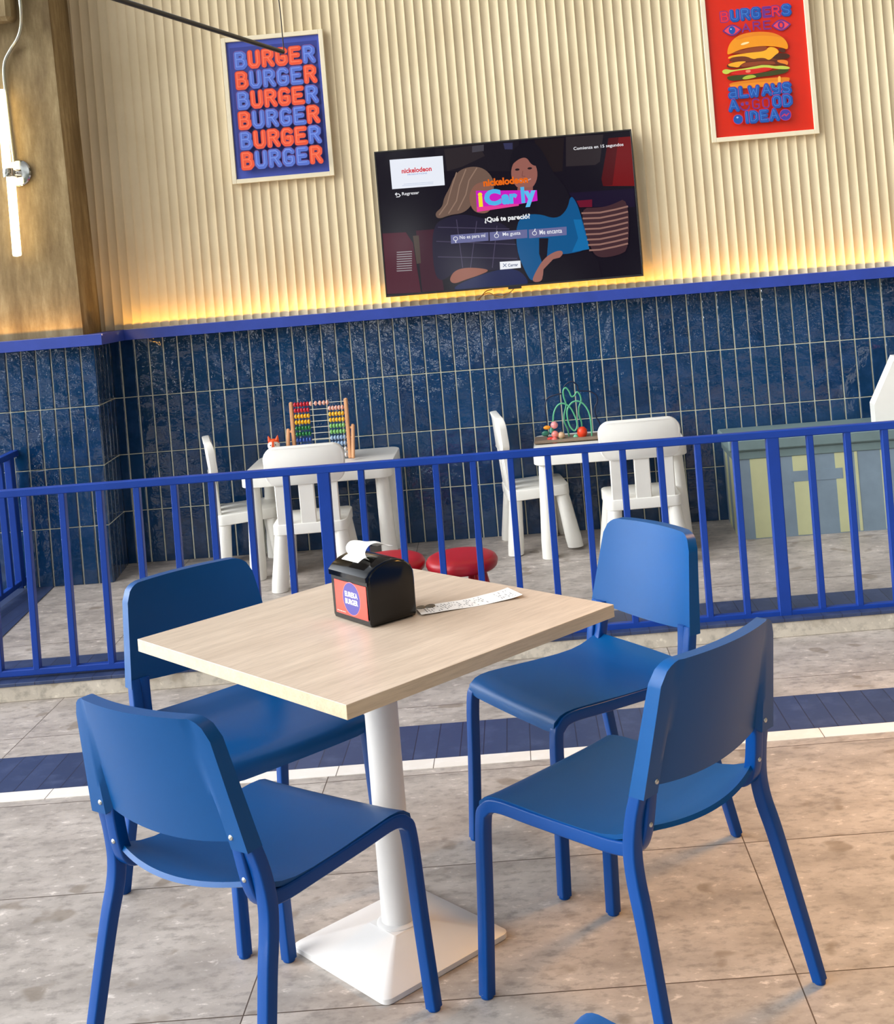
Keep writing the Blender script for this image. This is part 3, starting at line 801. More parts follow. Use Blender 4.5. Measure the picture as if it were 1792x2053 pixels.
for (x, y, z, r, lab) in ((0.031, 0.150, 0.0035, 0.0125, 'darker coin lying on the receipt, the one farther from the black dispenser'), (0.021, 0.128, 0.0042, 0.0115, 'paler coin at the end of the receipt, touching the black dispenser side')):
    c = MB().lathe([(r*0.9, 0), (r, 0.0004), (r, 0.0018), (r*0.94, 0.0022), (r*0.86, 0.0022), (r*0.84, 0.0019), (r*0.5, 0.0019), (r*0.45, 0.0022), (r*0.05, 0.0024)], M_coin, 36).build('coin', sharp=30)
    c.matrix_world = Tm @ Matrix.Translation((x, y, z)) @ Matrix.Rotation(0.08, 4, 'X'); tag(c, lab, 'coin', 'coins on the receipt')

# ------------------------------------------------------------------ children's corner on the terrace
def rrect(hw, hd, r, n=5):
    P = []
    for cx, cy_, a0 in ((hw-r, hd-r, 0), (-hw+r, hd-r, PI/2), (-hw+r, -hd+r, PI), (hw-r, -hd+r, 3*PI/2)):
        for i in range(n+1):
            a = a0+PI/2*i/n; P.append((cx+r*math.cos(a), cy_+r*math.sin(a)))
    return P
def cone_leg(mb, top, bot, rt, rb, m, seg=28):
    top = Vector(top); bot = Vector(bot); vs = []; fs = []; n = 6
    for j in range(n+1):
        f = j/n; p = bot.lerp(top, f); r = rb+(rt-rb)*f
        if j == 0: r -= 0.003
        for i in range(seg):
            a = 2*PI*i/seg; vs.append((p.x+r*math.cos(a), p.y+r*math.sin(a), p.z+(0.002 if j == 1 else 0)))
    for j in range(n):
        for i in range(seg): fs.append((j*seg+i, j*seg+(i+1) % seg, (j+1)*seg+(i+1) % seg, (j+1)*seg+i))
    fs.append(tuple(range(seg))[::-1]); fs.append(tuple(range(n*seg, n*seg+seg)))
    return mb.add(vs, fs, m)
def slab(hw, hd, r, z0, z1, m, ch=0.006):
    mb = MB(); rows = []
    for z, k in ((z0, 0.004), (z0+0.003, 0), (z1-ch, 0), (z1-ch*0.3, ch*0.3), (z1, ch)):
        rows.append([(p[0], p[1], z) for p in rrect(hw-k, hd-k, max(0.004, r-k))])
    mb.grid(rows, m, True); n = len(rows[0]); mb.f.append(tuple(range(n))[::-1]); mb.mi.append(0); e = (len(rows)-1)*n
    mb.f.append(tuple(range(e, e+n))); mb.mi.append(0); return mb
KS = 1.03
def make_kids_chair(label):
    t = thing('childrens_chair', label, 'chair', group='white children\'s chairs')
    hw, hd = 0.172*KS, 0.150*KS
    slab(hw, hd, 0.035, 0.255*KS, 0.305*KS, M_white).build('seat', t, sharp=40)
    for sx in (-1, 1):
        for sy in (-1, 1):
            cone_leg(MB(), (sx*(hw-0.038), sy*(hd-0.036), 0.257*KS), (sx*(hw-0.012), sy*(hd-0.004), 0), 0.033, 0.042, M_white).build('leg', t, sharp=40)
    lean = -0.045
    for x, wd in ((-0.118, 0.056), (0, 0.074), (0.118, 0.056)):
        X = Matrix.Translation((x*KS, -hd+0.018, 0.285*KS)) @ Matrix.Rotation(-lean, 4, 'X')
        MB().box((-wd/2, -0.012, 0), (wd/2, 0.012, 0.27), M_white, 0.004, X=X).build('back_slat', t, sharp=40)
    X = Matrix.Translation((0, -hd+0.018, 0.285*KS)) @ Matrix.Rotation(-lean, 4, 'X')
    mb = MB(); pts = rrect(0.188*KS, 0.092*KS, 0.055, 8); rows = []
    for y, k in ((-0.021, 0.006), (-0.018, 0.001), (-0.012, 0), (0.008, 0), (0.014, 0.001), (0.017, 0.006)):
        P = rrect(0.188*KS-k, 0.090*KS-k, 0.055-k, 8); row = []
        for p in P:
            tp = 1-0.05*(p[1] < 0)*(-p[1]/0.09)
            row.append(X @ Vector((p[0]*tp, y-0.022*(1-(p[0]/0.19)**2)+0.012, 0.305+p[1]-0.010*(p[0]/0.19)**2)))
        rows.append(row)
    mb.grid(rows, M_white, True); n = len(rows[0]); mb.f.append(tuple(range(n))); mb.mi.append(0); e = (len(rows)-1)*n
    mb.f.append(tuple(range(e, e+n))[::-1]); mb.mi.append(0)
    mb.build('backrest', t, sharp=40)
    return t
def P3(x, y): return (x, y, zplat(y)+0.001)
kc = make_kids_chair('white children\'s chair standing side on left of the table with the abacus')
kc.location = P3(-1.675, 6.50); kc.rotation_euler = (SLOPE, 0, -PI/2+0.30)
dup(kc, P3(-1.275, 6.185), (SLOPE, 0, 0.06), 'white children\'s chair with its back to us in front of the abacus')
dup(kc, P3(-0.19, 6.545), (SLOPE, 0, -PI/2+0.14), 'white children\'s chair standing side on left of the table with the wire bead maze')
dup(kc, P3(0.312, 6.185), (SLOPE, 0, 0.06), 'white children\'s chair with its back to us at the table with the wire bead maze')

KTH = 0.522
def make_kids_table(label):
    t = thing('childrens_table', label, 'table', group='white children\'s tables')
    slab(0.372, 0.252, 0.055, KTH-0.062, KTH, M_white, 0.008).build('tabletop', t, sharp=40)
    for sx in (-1, 1):
        for sy in (-1, 1):
            cone_leg(MB(), (sx*0.318, sy*0.198, KTH-0.06), (sx*0.330, sy*0.208, 0), 0.032, 0.042, M_white).build('leg', t, sharp=40)
    return t
kt = make_kids_table('white children\'s table with a wooden abacus standing on it')
kt.location = P3(-1.262, 6.475); kt.rotation_euler = (SLOPE, 0, 0.02)
dup(kt, P3(0.185, 6.475), (SLOPE, 0, 0.0), 'white children\'s table with a wire bead maze standing on it')
KZ = zplat(6.475)+KTH+0.001

def make_stool(label):
    t = thing('childrens_stool', label, 'stool', group='red children\'s stools')
    prof = [(0.02, 0.238), (0.11, 0.238), (0.138, 0.244), (0.146, 0.252), (0.150, 0.266), (0.150, 0.276), (0.143, 0.289), (0.128, 0.297), (0.10, 0.301), (0.05, 0.303), (0.001, 0.303)]
    MB().lathe(prof, M_red, 48).build('seat', t, sharp=40)
    for i in range(4):
        a = PI/4+i*PI/2; c, s_ = math.cos(a), math.sin(a)
        cone_leg(MB(), (c*0.085, s_*0.085, 0.24), (c*0.128, s_*0.128, 0), 0.027, 0.040, M_red).build('leg', t, sharp=40)
    return t
sl = make_stool('round red children\'s stool in full view behind the railing bars right of the napkin dispenser')
sl.location = P3(-0.495, 5.325); sl.rotation_euler = (SLOPE, 0, 0.3)
dup(sl, P3(-0.800, 5.36), (SLOPE, 0, 0.1), 'round red children\'s stool mostly hidden behind the black napkin dispenser')

# abacus
ab = thing('abacus', 'wooden abacus with rows of coloured beads on the left children\'s table', 'abacus', (-1.262, 6.47, KZ+0.0015), (0, 0, -0.04))
AW, AH = 0.142, 0.305
for s_ in (-1, 1):
    MB().box((s_*AW-0.009, -0.011, 0), (s_*AW+0.009, 0.011, AH), M_beech, 0.004).build('side_post', ab)
    X = Matrix.Translation((s_*(AW+0.026), 0, 0.155)) @ Matrix.Rotation(-0.36, 4, 'X')
    MB().box((-0.008, -0.010, -0.160), (0.008, 0.010, 0.016), M_beech, 0.004, X=X).build('prop_leg', ab)
    MB().lathe([(0.006, -0.012), (0.006, 0.012)], M_beech, 16, X=Matrix.Translation((s_*(AW+0.014), 0, 0.155)) @ Matrix.Rotation(PI/2, 4, 'Y')).build('hinge_peg', ab)
cols = [((196, 22, 44), (238, 178, 160), 5, 'r'), ((196, 22, 44), (238, 178, 160), 5, ''), ((238, 178, 10), (238, 184, 40), 5, ''), ((238, 178, 10), (238, 184, 40), 5, ''),
        ((14, 112, 52), (124, 184, 104), 5, ''), ((14, 112, 52), (124, 184, 104), 5, ''), ((30, 70, 150), (150, 176, 206), 5, ''), ((30, 70, 150), (150, 176, 206), 5, ''), ((60, 60, 66), (206, 206, 206), 5, ''), ((60, 60, 66), (206, 206, 206), 5, '')]
bead_mesh = {}
M_wire = plain('pale_wire', (220, 214, 196), 0.4, metal=0.3)
wire0 = None
for r in range(10):
    z = AH-0.015-r*0.0302
    if wire0 is None: wire0 = MB().tube([(-AW, 0, 0), (AW, 0, 0)], 0.0016, M_wire, 8).build('wire', ab); wire0.location.z = z
    else: c = wire0.copy(); COL.objects.link(c); c.location.z = z
    l, rr, n, fl = cols[r]
    xsb = [-AW+0.0205+0.0164*i for i in range(5)]+[AW-0.0205-0.0164*i for i in range(4, -1, -1)]
    if fl == 'r': xsb = [-AW+0.0205+0.0164*i for i in range(5)]+[-0.040, -0.014, 0.008, 0.028, 0.046]
    for i, x in enumerate(xsb):
        c = l if i < 5 else rr
        if c not in bead_mesh:
            q = MB().ball((0, 0, 0), 0.0125, plain('bead_%d_%d_%d' % c, c, 0.25, var=0.02, coat=0.3), 16, (0.64, 1, 1)).build('bead', ab, sharp=60); bead_mesh[c] = q
        else:
            q = bead_mesh[c].copy(); COL.objects.link(q)
        q.location = (x, 0, z)

# small fox figure
fx = thing('toy_fox', 'small orange and white toy fox on the left children\'s table', 'toy', (-1.497, 6.42, KZ-0.001), (0, 0, 0.1))
M_or = plain('toy_orange', (232, 84, 26), 0.5); M_wh = plain('toy_white', (238, 232, 224), 0.5); M_ye = plain('toy_yellow', (236, 168, 30), 0.5); M_dk = plain('toy_dark', (30, 22, 20), 0.4)
MB().lathe([(0.024, 0), (0.030, 0.008), (0.032, 0.03), (0.028, 0.062), (0.020, 0.080)], M_ye, 24).build('body', fx, sharp=50)
hd = MB().ball((0, 0, 0.102), 0.031, M_wh, 20, (1, 0.9, 0.95)).build('head', fx, sharp=60)
mb = MB(); mb.ball((0, 0.004, 0.110), 0.0305, M_or, 18, (0.98, 0.9, 0.85))
mb.prism([(-0.007, 0.092), (0.007, 0.092), (0.004, 0.126), (-0.004, 0.126)], -0.031, -0.02, M_or, axis='y')
for s_ in (-1, 1): mb.lathe([(0.011, 0), (0.006, 0.014), (0.0006, 0.026)], M_or, 14, X=Matrix.Translation((s_*0.018, 0, 0.128)) @ Matrix.Rotation(s_*0.25, 4, 'Y'))
mb.build('hood', hd, sharp=50, label='orange hood with two pointed ears')
mb = MB(); mb.ball((0, -0.0295, 0.096), 0.0035, M_dk, 10)
for s_ in (-1, 1): mb.ball((s_*0.013, -0.0265, 0.107), 0.003, M_dk, 10)
mb.build('nose_and_eyes', hd, sharp=60)

# wire bead maze
BY = 6.50
bmz = thing('bead_maze', 'wire bead maze of green and dark loops on the right children\'s table', 'toy', (0, 0, 0))
def wp(pts, y, n=6): return bez([on_y(950+px/3.584, 720+py/3.584, y) for px, py in pts], n)
bz0 = on_y(950+410/3.584, 720+620/3.584, BY); bz1 = on_y(950+860/3.584, 720+590/3.584, BY)
MB().box((bz0.x+0.02, BY-0.075, KZ+0.0042), (bz1.x+0.03, BY+0.085, KZ+0.0182), M_woodbase, 0.003).build('base_board', bmz)
M_gw = plain('green_wire', (88, 172, 128), 0.35, var=0.02); M_dw = plain('navy_wire', (16, 28, 58), 0.4, var=0.02)
fl = lambda P: P[:-1]+[Vector((P[-1].x, P[-1].y, KZ+0.01))]
def down(P):
    P = list(P); P[0] = Vector((P[0].x, P[0].y, KZ+0.008)); P[-1] = Vector((P[-1].x, P[-1].y, KZ+0.008)); return P
MB().tube(down(wp([(572, 600), (570, 420), (592, 345), (635, 318), (690, 345), (730, 420), (742, 480), (722, 515), (690, 480), (672, 420), (672, 360), (705, 312), (750, 302), (795, 330), (828, 390), (842, 470), (850, 600)], BY-0.03)), 0.0042, M_gw, 10).build('wire', bmz, sharp=60, label='green wire looping twice')
MB().tube(down(wp([(692, 600), (675, 510), (650, 450), (650, 390), (662, 330), (645, 270), (642, 225), (660, 206), (684, 232), (700, 268), (722, 262), (740, 236), (762, 258), (770, 300), (755, 345), (755, 400), (772, 450), (776, 500), (780, 600)], BY+0.01)), 0.0042, M_gw, 10).build('wire', bmz, sharp=60, label='green wire with a heart-shaped top')
MB().tube(down(wp([(528, 600), (524, 440), (512, 350), (525, 285), (580, 258), (640, 240), (652, 190), (700, 160), (742, 190), (752, 225), (830, 232), (880, 262), (884, 310), (868, 350), (880, 420), (905, 470), (915, 600)], BY+0.055)), 0.0036, M_dw, 10).build('wire', bmz, sharp=60, label='thin navy wire at the back')
def bd(px, py, r, c, y=BY-0.035, sc=(1, 1, 1), nm='bead'):
    p = on_y(950+px/3.584, 720+py/3.584, y); return MB().ball(p, r, plain('bead_%d_%d_%d' % c, c, 0.3, var=0.02), 18, sc).build(nm, bmz, sharp=60)
bd(577, 474, 0.0185, (238, 150, 150)); bd(525, 492, 0.019, (240, 150, 30), sc=(1, 0.6, 0.55)); bd(514, 535, 0.020, (42, 110, 90), sc=(1, 0.4, 0.7)); bd(555, 512, 0.013, (90, 170, 150), sc=(0.7, 0.7, 1.3))
bd(583, 540, 0.0185, (240, 140, 130)); bd(628, 548, 0.0185, (214, 176, 140)); bd(552, 574, 0.017, (226, 60, 50), sc=(1.1, 0.7, 0.6)); bd(580, 584, 0.017, (238, 120, 110), BY-0.05); bd(625, 586, 0.020, (110, 190, 140), BY-0.05, (1.3, 0.5, 0.5))
p = on_y(950+778/3.584, 720+530/3.584, BY-0.02)
MB().lathe([(0.004, -0.030), (0.020, -0.018), (0.026, 0.0), (0.024, 0.018), (0.013, 0.030), (0.002, 0.032)], plain('tulip_red', (232, 62, 24), 0.35, var=0.03), 24, c=p).build('tulip_bead', bmz, sharp=60, label='red orange tulip-shaped bead')
for s_ in (-1, 1):
    MB().ball((p.x+s_*0.022-0.012, p.y, p.z-0.024), 0.018, plain('leaf_mint', (120, 200, 160), 0.35, var=0.02), 16, (0.8, 0.4, 1.1)).build('leaf_bead', bmz, sharp=60)

# ------------------------------------------------------------------ striped bench by the wall
bn = thing('painted_bench', 'built-in bench with grey and pale green painted stripes by the tiled wall', 'bench', (0, 0, 0))
M_bgrey = plain('bench_slate_paint', (122, 140, 154), 0.6, var=0.10); M_bgreen = plain('bench_pale_green_paint', (192, 194, 150), 0.6, var=0.06); M_bteal = plain('bench_grey_green_paint', (108, 128, 128), 0.6, var=0.08)
BX, BF, BT = 0.788, 6.335, 0.612
mb = MB(); mb.box((BX, BF, zplat(BF)-0.01), (2.9, D-0.006, BT-0.058), M_bgrey, 0.004)
mb.box((BX-0.006, BF-0.006, BT-0.10), (2.9, D-0.006, BT-0.058), M_bteal, 0.003)
def stripe(a, b_, z0, z1, m):
    A = on_y(1380+a/3.4223, 680+1050/3.4223, BF).x; B = on_y(1380+b_/3.4223, 680+1050/3.4223, BF).x
    mb.box((A, BF-0.0015, z0), (B, BF+0.01, z1), m)
zb = zplat(BF)+0.004
for a, b_ in ((438, 620), (730, 880), (1022, 1120), (1158, 1178), (1338, 1362), (1480, 1560), (1720, 1900)): stripe(a, b_, zb, BT-0.10, M_bgreen)
mb.box((on_y(1380+705/3.4223, 680+960/3.4223, BF).x, BF-0.0025, 0.385), (on_y(1380+1062/3.4223, 680+950/3.4223, BF).x, BF+0.01, 0.437), M_bgrey)
for y0, y1 in ((BF+0.06, BF+0.15), (BF+0.25, BF+0.33)): mb.box((BX-0.0015, y0, zb), (BX+0.01, y1, BT-0.10), M_bgreen)
mb.build('box', bn, sharp=25, label='box front with grey and pale green stripes')
MB().box((BX-0.022, BF-0.022, BT-0.058), (2.9, D-0.006, BT), M_bteal, 0.008).build('slab_top', bn, sharp=30)
# white gabled toy house standing on the bench
th = thing('toy_house', 'white gabled toy house standing on the bench at the right edge', 'toy', (1.655, 6.47, BT+0.001), (0, 0, -0.05))
MB().prism([(-0.142, 0), (0.142, 0), (0.142, 0.105), (0.022, 0.335), (-0.022, 0.335), (-0.142, 0.105)], -0.06, 0.06, M_white, axis='y').build('walls', th, sharp=20)
MB().prism([(0.150, 0.100), (0.162, 0.104), (0.036, 0.352), (0.020, 0.340)], -0.07, 0.07, M_red, axis='y').build('roof_panel', th, sharp=20, label='red roof panel on the right slope')

# ------------------------------------------------------------------ television
TV0 = Vector((-0.897, D-0.09, 1.443)); TVW, TVH = 1.345, 0.764
tv = thing('television', 'large flat television on the fluted wall showing a paused show', 'television', TV0)
MB().box((0, 0.004, 0), (TVW, 0.045, TVH), M_tvframe, 0.003).build('housing', tv)
mb = MB()
for lo, hi in (((0, -0.001, 0), (TVW, 0.006, 0.010)), ((0, -0.001, TVH-0.007), (TVW, 0.006, TVH)), ((0, -0.001, 0.010), (0.007, 0.006, TVH-0.007)), ((TVW-0.007, -0.001, 0.010), (TVW, 0.006, TVH-0.007))): mb.box(lo, hi, M_tvframe, 0.001)
mb.build('bezel', tv)
MB().box((0.35, 0.045, 0.2), (1.0, 0.072, 0.56), M_blackmat, 0.004).build('wall_mount', tv)
MB().box((0.64, 0.0, -0.012), (0.71, 0.03, 0.002), M_tvframe, 0.002).build('sensor_bump', tv)
TVG = 1.08
scr = Art(lambda c: glow(c, TVG), 0.00010)
def tp(px, py): q = on_y(740+px/3.2, 240+py/3.2, TV0.y); return (q.x-TV0.x, q.z-TV0.z)
def T(pts): return [tp(*p) for p in pts]
def cl(p): return (min(max(p[0], 0.007), TVW-0.007), min(max(p[1], 0.010), TVH-0.007))
def area(pts, c):
    P = [tp(*p) for p in pts]
    if len(P) > 6: P = soft(P)
    scr.poly([cl(p) for p in P], c)
scr.poly([(0.007, 0.010), (TVW-0.007, 0.010), (TVW-0.007, TVH-0.007), (0.007, TVH-0.007)], (17, 10, 24))
area([(420, 150), (960, 130), (960, 330), (420, 330)], (26, 20, 30))
area([(480, 190), (700, 160), (742, 232), (600, 300), (500, 330)], (44, 36, 40))
area([(660, 170), (735, 160), (735, 200), (660, 210)], (70, 66, 74)); area([(860, 150), (920, 148), (920, 190), (870, 190)], (52, 52, 84))
area([(1262, 108), (1502, 95), (1480, 270), (1450, 290), (1262, 300)], (46, 38, 42))
area([(1060, 130), (1250, 115), (1240, 330), (1120, 340)], (30, 20, 24))
area([(1535, 118), (1702, 105), (1702, 425), (1500, 425), (1490, 380)], (112, 10, 14)); area([(1535, 118), (1600, 112), (1560, 420), (1500, 425), (1490, 380)], (78, 8, 14))
area([(1280, 470), (1700, 440), (1705, 560), (1340, 560)], (24, 12, 40))
area([(85, 730), (235, 722), (280, 790), (332, 1108), (112, 1118)], (74, 14, 36)); area([(300, 712), (420, 702), (480, 1095), (340, 1106)], (58, 12, 34))
area([(280, 745), (318, 742), (332, 920), (305, 925)], (74, 60, 52))
for i in range(9): area([(175, 848+15*i), (272, 842+15*i), (276, 848+15*i), (178, 854+15*i)], (150, 142, 146))
# seated fair-haired person
area([(455, 640), (600, 600), (760, 640), (900, 680), (960, 860), (960, 960), (760, 965), (560, 965), (470, 1040), (420, 1000), (402, 800), (415, 690)], (30, 24, 48))
for a, b_ in (((440, 690), (900, 700)), ((430, 780), (940, 800)), ((440, 880), (950, 890)), ((560, 640), (600, 950)), ((690, 650), (650, 950)), ((820, 680), (790, 950))): scr.stroke(T([a, b_]), 0.004, (74, 66, 92), False)
area([(512, 1030), (540, 975), (600, 950), (700, 950), (780, 965), (700, 1000), (620, 1025), (545, 1055)], (150, 94, 78))
area([(540, 1070), (700, 1000), (840, 958), (960, 958), (1032, 1045), (980, 1070), (560, 1100)], (24, 32, 78))
area([(520, 430), (540, 370), (590, 315), (680, 297), (750, 320), (800, 385), (800, 470), (760, 500), (690, 480), (650, 560), (600, 600), (520, 610), (440, 640), (420, 600), (470, 560), (480, 500)], (112, 88, 76))
area([(640, 470), (690, 400), (790, 400), (800, 520), (770, 600), (690, 600), (650, 560)], (136, 92, 78))
for a in ([(560, 340), (530, 430), (500, 540), (450, 610)], [(620, 320), (580, 420), (560, 520), (510, 600)], [(690, 310), (640, 390), (620, 480), (570, 580)]): scr.stroke(T(a), 0.006, (146, 118, 102))
# seated dark-haired person in a denim jacket
area([(900, 270), (920, 190), (980, 150), (1060, 140), (1120, 210), (1180, 340), (1250, 420), (1292, 500), (1290, 600), (1180, 680), (1090, 640), (1060, 470), (930, 430), (900, 340)], (20, 14, 26))
scr.ell(*tp(995, 345), 0.068, 0.088, (150, 94, 84), 30); area([(950, 440), (1050, 430), (1050, 520), (960, 520)], (140, 88, 80))
area([(905, 300), (930, 210), (1000, 165), (1075, 200), (1085, 300), (1040, 290), (1010, 240), (960, 250)], (20, 14, 26))
scr.ell(*tp(950, 320), 0.012, 0.006, (40, 24, 30), 14); scr.ell(*tp(1030, 312), 0.012, 0.006, (40, 24, 30), 14)
scr.stroke(T([(960, 385), (990, 400), (1035, 380)]), 0.006, (196, 150, 146)); scr.stroke(T([(985, 330), (980, 362), (1000, 364)]), 0.003, (120, 70, 66))
area([(1292, 480), (1330, 530), (1360, 620), (1400, 760), (1415, 830), (1250, 868), (1180, 850), (1110, 940), (1052, 1045), (1012, 1000), (940, 830), (950, 620), (1080, 600), (1200, 640), (1270, 580)], (10, 84, 138))
area([(1310, 640), (1360, 640), (1400, 780), (1412, 830), (1300, 850), (1340, 760)], (14, 106, 166)); area([(1090, 760), (1150, 760), (1140, 880), (1110, 920), (1090, 860)], (18, 12, 28))
area([(1042, 1042), (1062, 985), (1120, 890), (1190, 845), (1240, 838), (1242, 872), (1165, 925), (1115, 985), (1108, 1040)], (156, 102, 92))
area([(1118, 960), (1180, 895), (1410, 838), (1470, 905), (1490, 1030), (1112, 1052)], (18, 11, 24))
area([(1345, 565), (1480, 565), (1560, 545), (1662, 495), (1668, 830), (1600, 870), (1470, 890), (1420, 830)], (66, 40, 46))
for i in range(8):
    y = 590+34*i; scr.stroke(T([(1362+i*7, y+10), (1480, y+6), (1580, y-14), (1660, y-34)]), 0.009, (146, 108, 98), False)
area([(1330, 520), (1430, 512), (1430, 560), (1350, 562)], (104, 14, 40))
# menu over the picture
area([(131, 258), (472, 232), (485, 420), (148, 446)], (236, 240, 250))
def label_(s, x0, yb, x1, yt, c, bold=0.02):
    a = tp(x0, yb); b_ = tp(x1, yt-(x1-x0)*0.075*-1 if False else yt); scr.text(s, a[0], b_[0], a[1], b_[1], c, bold)
def word(s, x0, y0, x1, h, c, bold=0.012):          # baseline from (x0, y0), cap height h, all in the screen's own level
    a = tp(x0, y0); b_ = tp(x1, y0-(x1-x0)*0.075); up = tp(x0, y0-h); scr.text(s, a[0], b_[0], a[1], up[1], c, bold)
word('nickelodeon', 210, 346, 402, 32, (214, 40, 56), 0.03)
word('PRODUCTIONS', 248, 358, 372, 9, (90, 130, 200), 0.0)
for y in (408, 418): scr.stroke(T([(222 if y == 408 else 212, y+6), (412, y-8)]), 0.0016, (170, 186, 214), False)
word('Regresar', 212, 492, 322, 26, (236, 236, 240), 0.012)
scr.stroke(T([(168, 478), (190, 476), (200, 486), (194, 494), (176, 496)]), 0.004, (236, 236, 240))
scr.stroke(T([(176, 470), (168, 478), (177, 486)]), 0.004, (236, 236, 240))
word('Comienza en 15 segundos', 1312, 202, 1632, 26, (240, 240, 244), 0.012)
word('nickelodeon', 734, 430, 1020, 48, (232, 104, 14), 0.045)
area([(684, 456), (1076, 452), (1080, 520), (692, 592)], (204, 24, 190)); area([(690, 560), (960, 540), (960, 552), (692, 592)], (230, 60, 150))
word('i', 704, 560, 732, 92, (250, 226, 40), 0.05)
word('C', 742, 556, 850, 106, (80, 180, 236), 0.06); word('ar', 852, 546, 955, 66, (80, 180, 236), 0.06); word('l', 978, 536, 1002, 104, (80, 180, 236), 0.06); word('y', 1000, 562, 1076, 104, (96, 190, 240), 0.06)
word('¿Qué te pareció?', 742, 668, 1034, 42, (244, 244, 246), 0.03)
for (a, b_, ya, yb, s, tx0, tx1) in ((523, 765, 740, 722, 'No es para mí', 582, 748), (772, 1014, 722, 704, 'Me gusta', 858, 972), (1023, 1266, 705, 686, 'Me encanta', 1094, 1238)):
    area([(a, ya), (b_, yb), (b_+1, yb+54), (a+3, ya+56)], (104, 106, 152))
    word(s, tx0, ya+38-(tx0-a)*0.075, tx1, 30, (236, 236, 244), 0.012)
    ix = (a+tx0)/2+2; iy = ya+26-(ix-a)*0.075
    scr.ring(*tp(ix, iy), 0.011, 0.010, 0.003, (232, 232, 240), 14); scr.stroke(T([(ix, iy-14), (ix+4, iy-26)] if s != 'No es para mí' else [(ix, iy+12), (ix+2, iy+24)]), 0.005, (232, 232, 240))
area([(838, 912), (970, 904), (973, 950), (840, 962)], (240, 242, 248))
scr.stroke(T([(860, 924), (880, 944)]), 0.003, (70, 90, 130)); scr.stroke(T([(880, 924), (860, 944)]), 0.003, (70, 90, 130)); word('Cerrar', 892, 944, 956, 20, (60, 76, 120), 0.02)
so = scr.build('screen', tv); so.location.y = 0.0032
# its leads
mb = MB()
L1 = bez([on_y(740+p[0]/3.2, 240+p[1]/3.2, D-0.045+dz) for p, dz in (((935, 1078), -0.01), ((900, 1110), -0.01), ((850, 1135), -0.012), ((810, 1128), -0.01), ((770, 1112), -0.012), ((735, 1122), -0.015), ((690, 1160), -0.02))], 6)
L2 = bez([on_y(740+p[0]/3.2, 240+p[1]/3.2, D-0.05+dz) for p, dz in (((790, 1088), -0.01), ((752, 1100), -0.012), ((722, 1130), -0.014), ((705, 1160), -0.02))], 6)
mb.tube(L1, 0.0022, M_cable, 8); mb.tube(L2, 0.0022, M_cable, 8)
tag(mb.build('power_cable'), 'thin dark cables hanging under the television', 'cable')

# ------------------------------------------------------------------ posters
def poster(name, label, x0, x1, z0, z1):
    t = thing(name, label, 'poster', (x0, D-0.045, z0)); W_, H_ = x1-x0, z1-z0; f = 0.024
    mb = MB()
    for lo, hi in (((0, 0, 0), (f, 0.022, H_)), ((W_-f, 0, 0), (W_, 0.022, H_)), ((f, 0, 0), (W_-f, 0.022, f)), ((f, 0, H_-f), (W_-f, 0.022, H_))): mb.box(lo, hi, M_frame, 0.0015)
    mb.build('frame', t)
    return t, W_, H_, f
p1, W1, H1, f = poster('framed_poster', 'framed blue poster repeating BURGER in orange and blue letters, left of the television', -1.668, -1.122, 2.106, 2.882)
a = Art(ink); O1 = Vector((-1.668, D-0.045, 2.106))
def pp1(px, py): q = on_y(420+px/5.864, 40+py/5.864, O1.y); return (q.x-O1.x, q.z-O1.z)
a.poly([(f, f), (W1-f, f), (W1-f, H1-f), (f, H1-f)], (66, 82, 176))
a.poly([(f+0.018, f+0.06), (W1-f-0.018, f+0.06), (W1-f-0.012, H1-f-0.03), (f+0.018, H1-f-0.03)], (50, 60, 142))
RED, REDD, BLU, DRK = (238, 86, 52), (176, 50, 46), (84, 112, 204), (42, 44, 112)
for r in range(6):
    red = 'URGE' if r % 2 == 0 else 'B_R'
    zc = H1-0.128-0.1072*r; cx0 = 0.062
    for i, ch in enumerate('BURGER'):
        isred = (i in (1, 2, 3, 4)) if r % 2 == 0 else (i in (0, 5))
        x = cx0+0.0735*i-0.0; z = zc-0.045
        wd, ht = 0.066, 0.096
        c = RED if isred else BLU
        a.glyph(ch, x, z, wd, ht, 0.0315, (128, 70, 128) if not isred else REDD, 0.0, 0.0)
        a.glyph(ch, x, z, wd, ht, 0.0280, DRK, 0.002, -0.003)
        a.glyph(ch, x, z, wd, ht, 0.0260, c)
        a.glyph(ch, x, z, wd, ht, 0.0050, (250, 122, 84) if isred else (118, 148, 226), -0.003, 0.004)
po = a.build('print', p1); po.location.y = 0.012

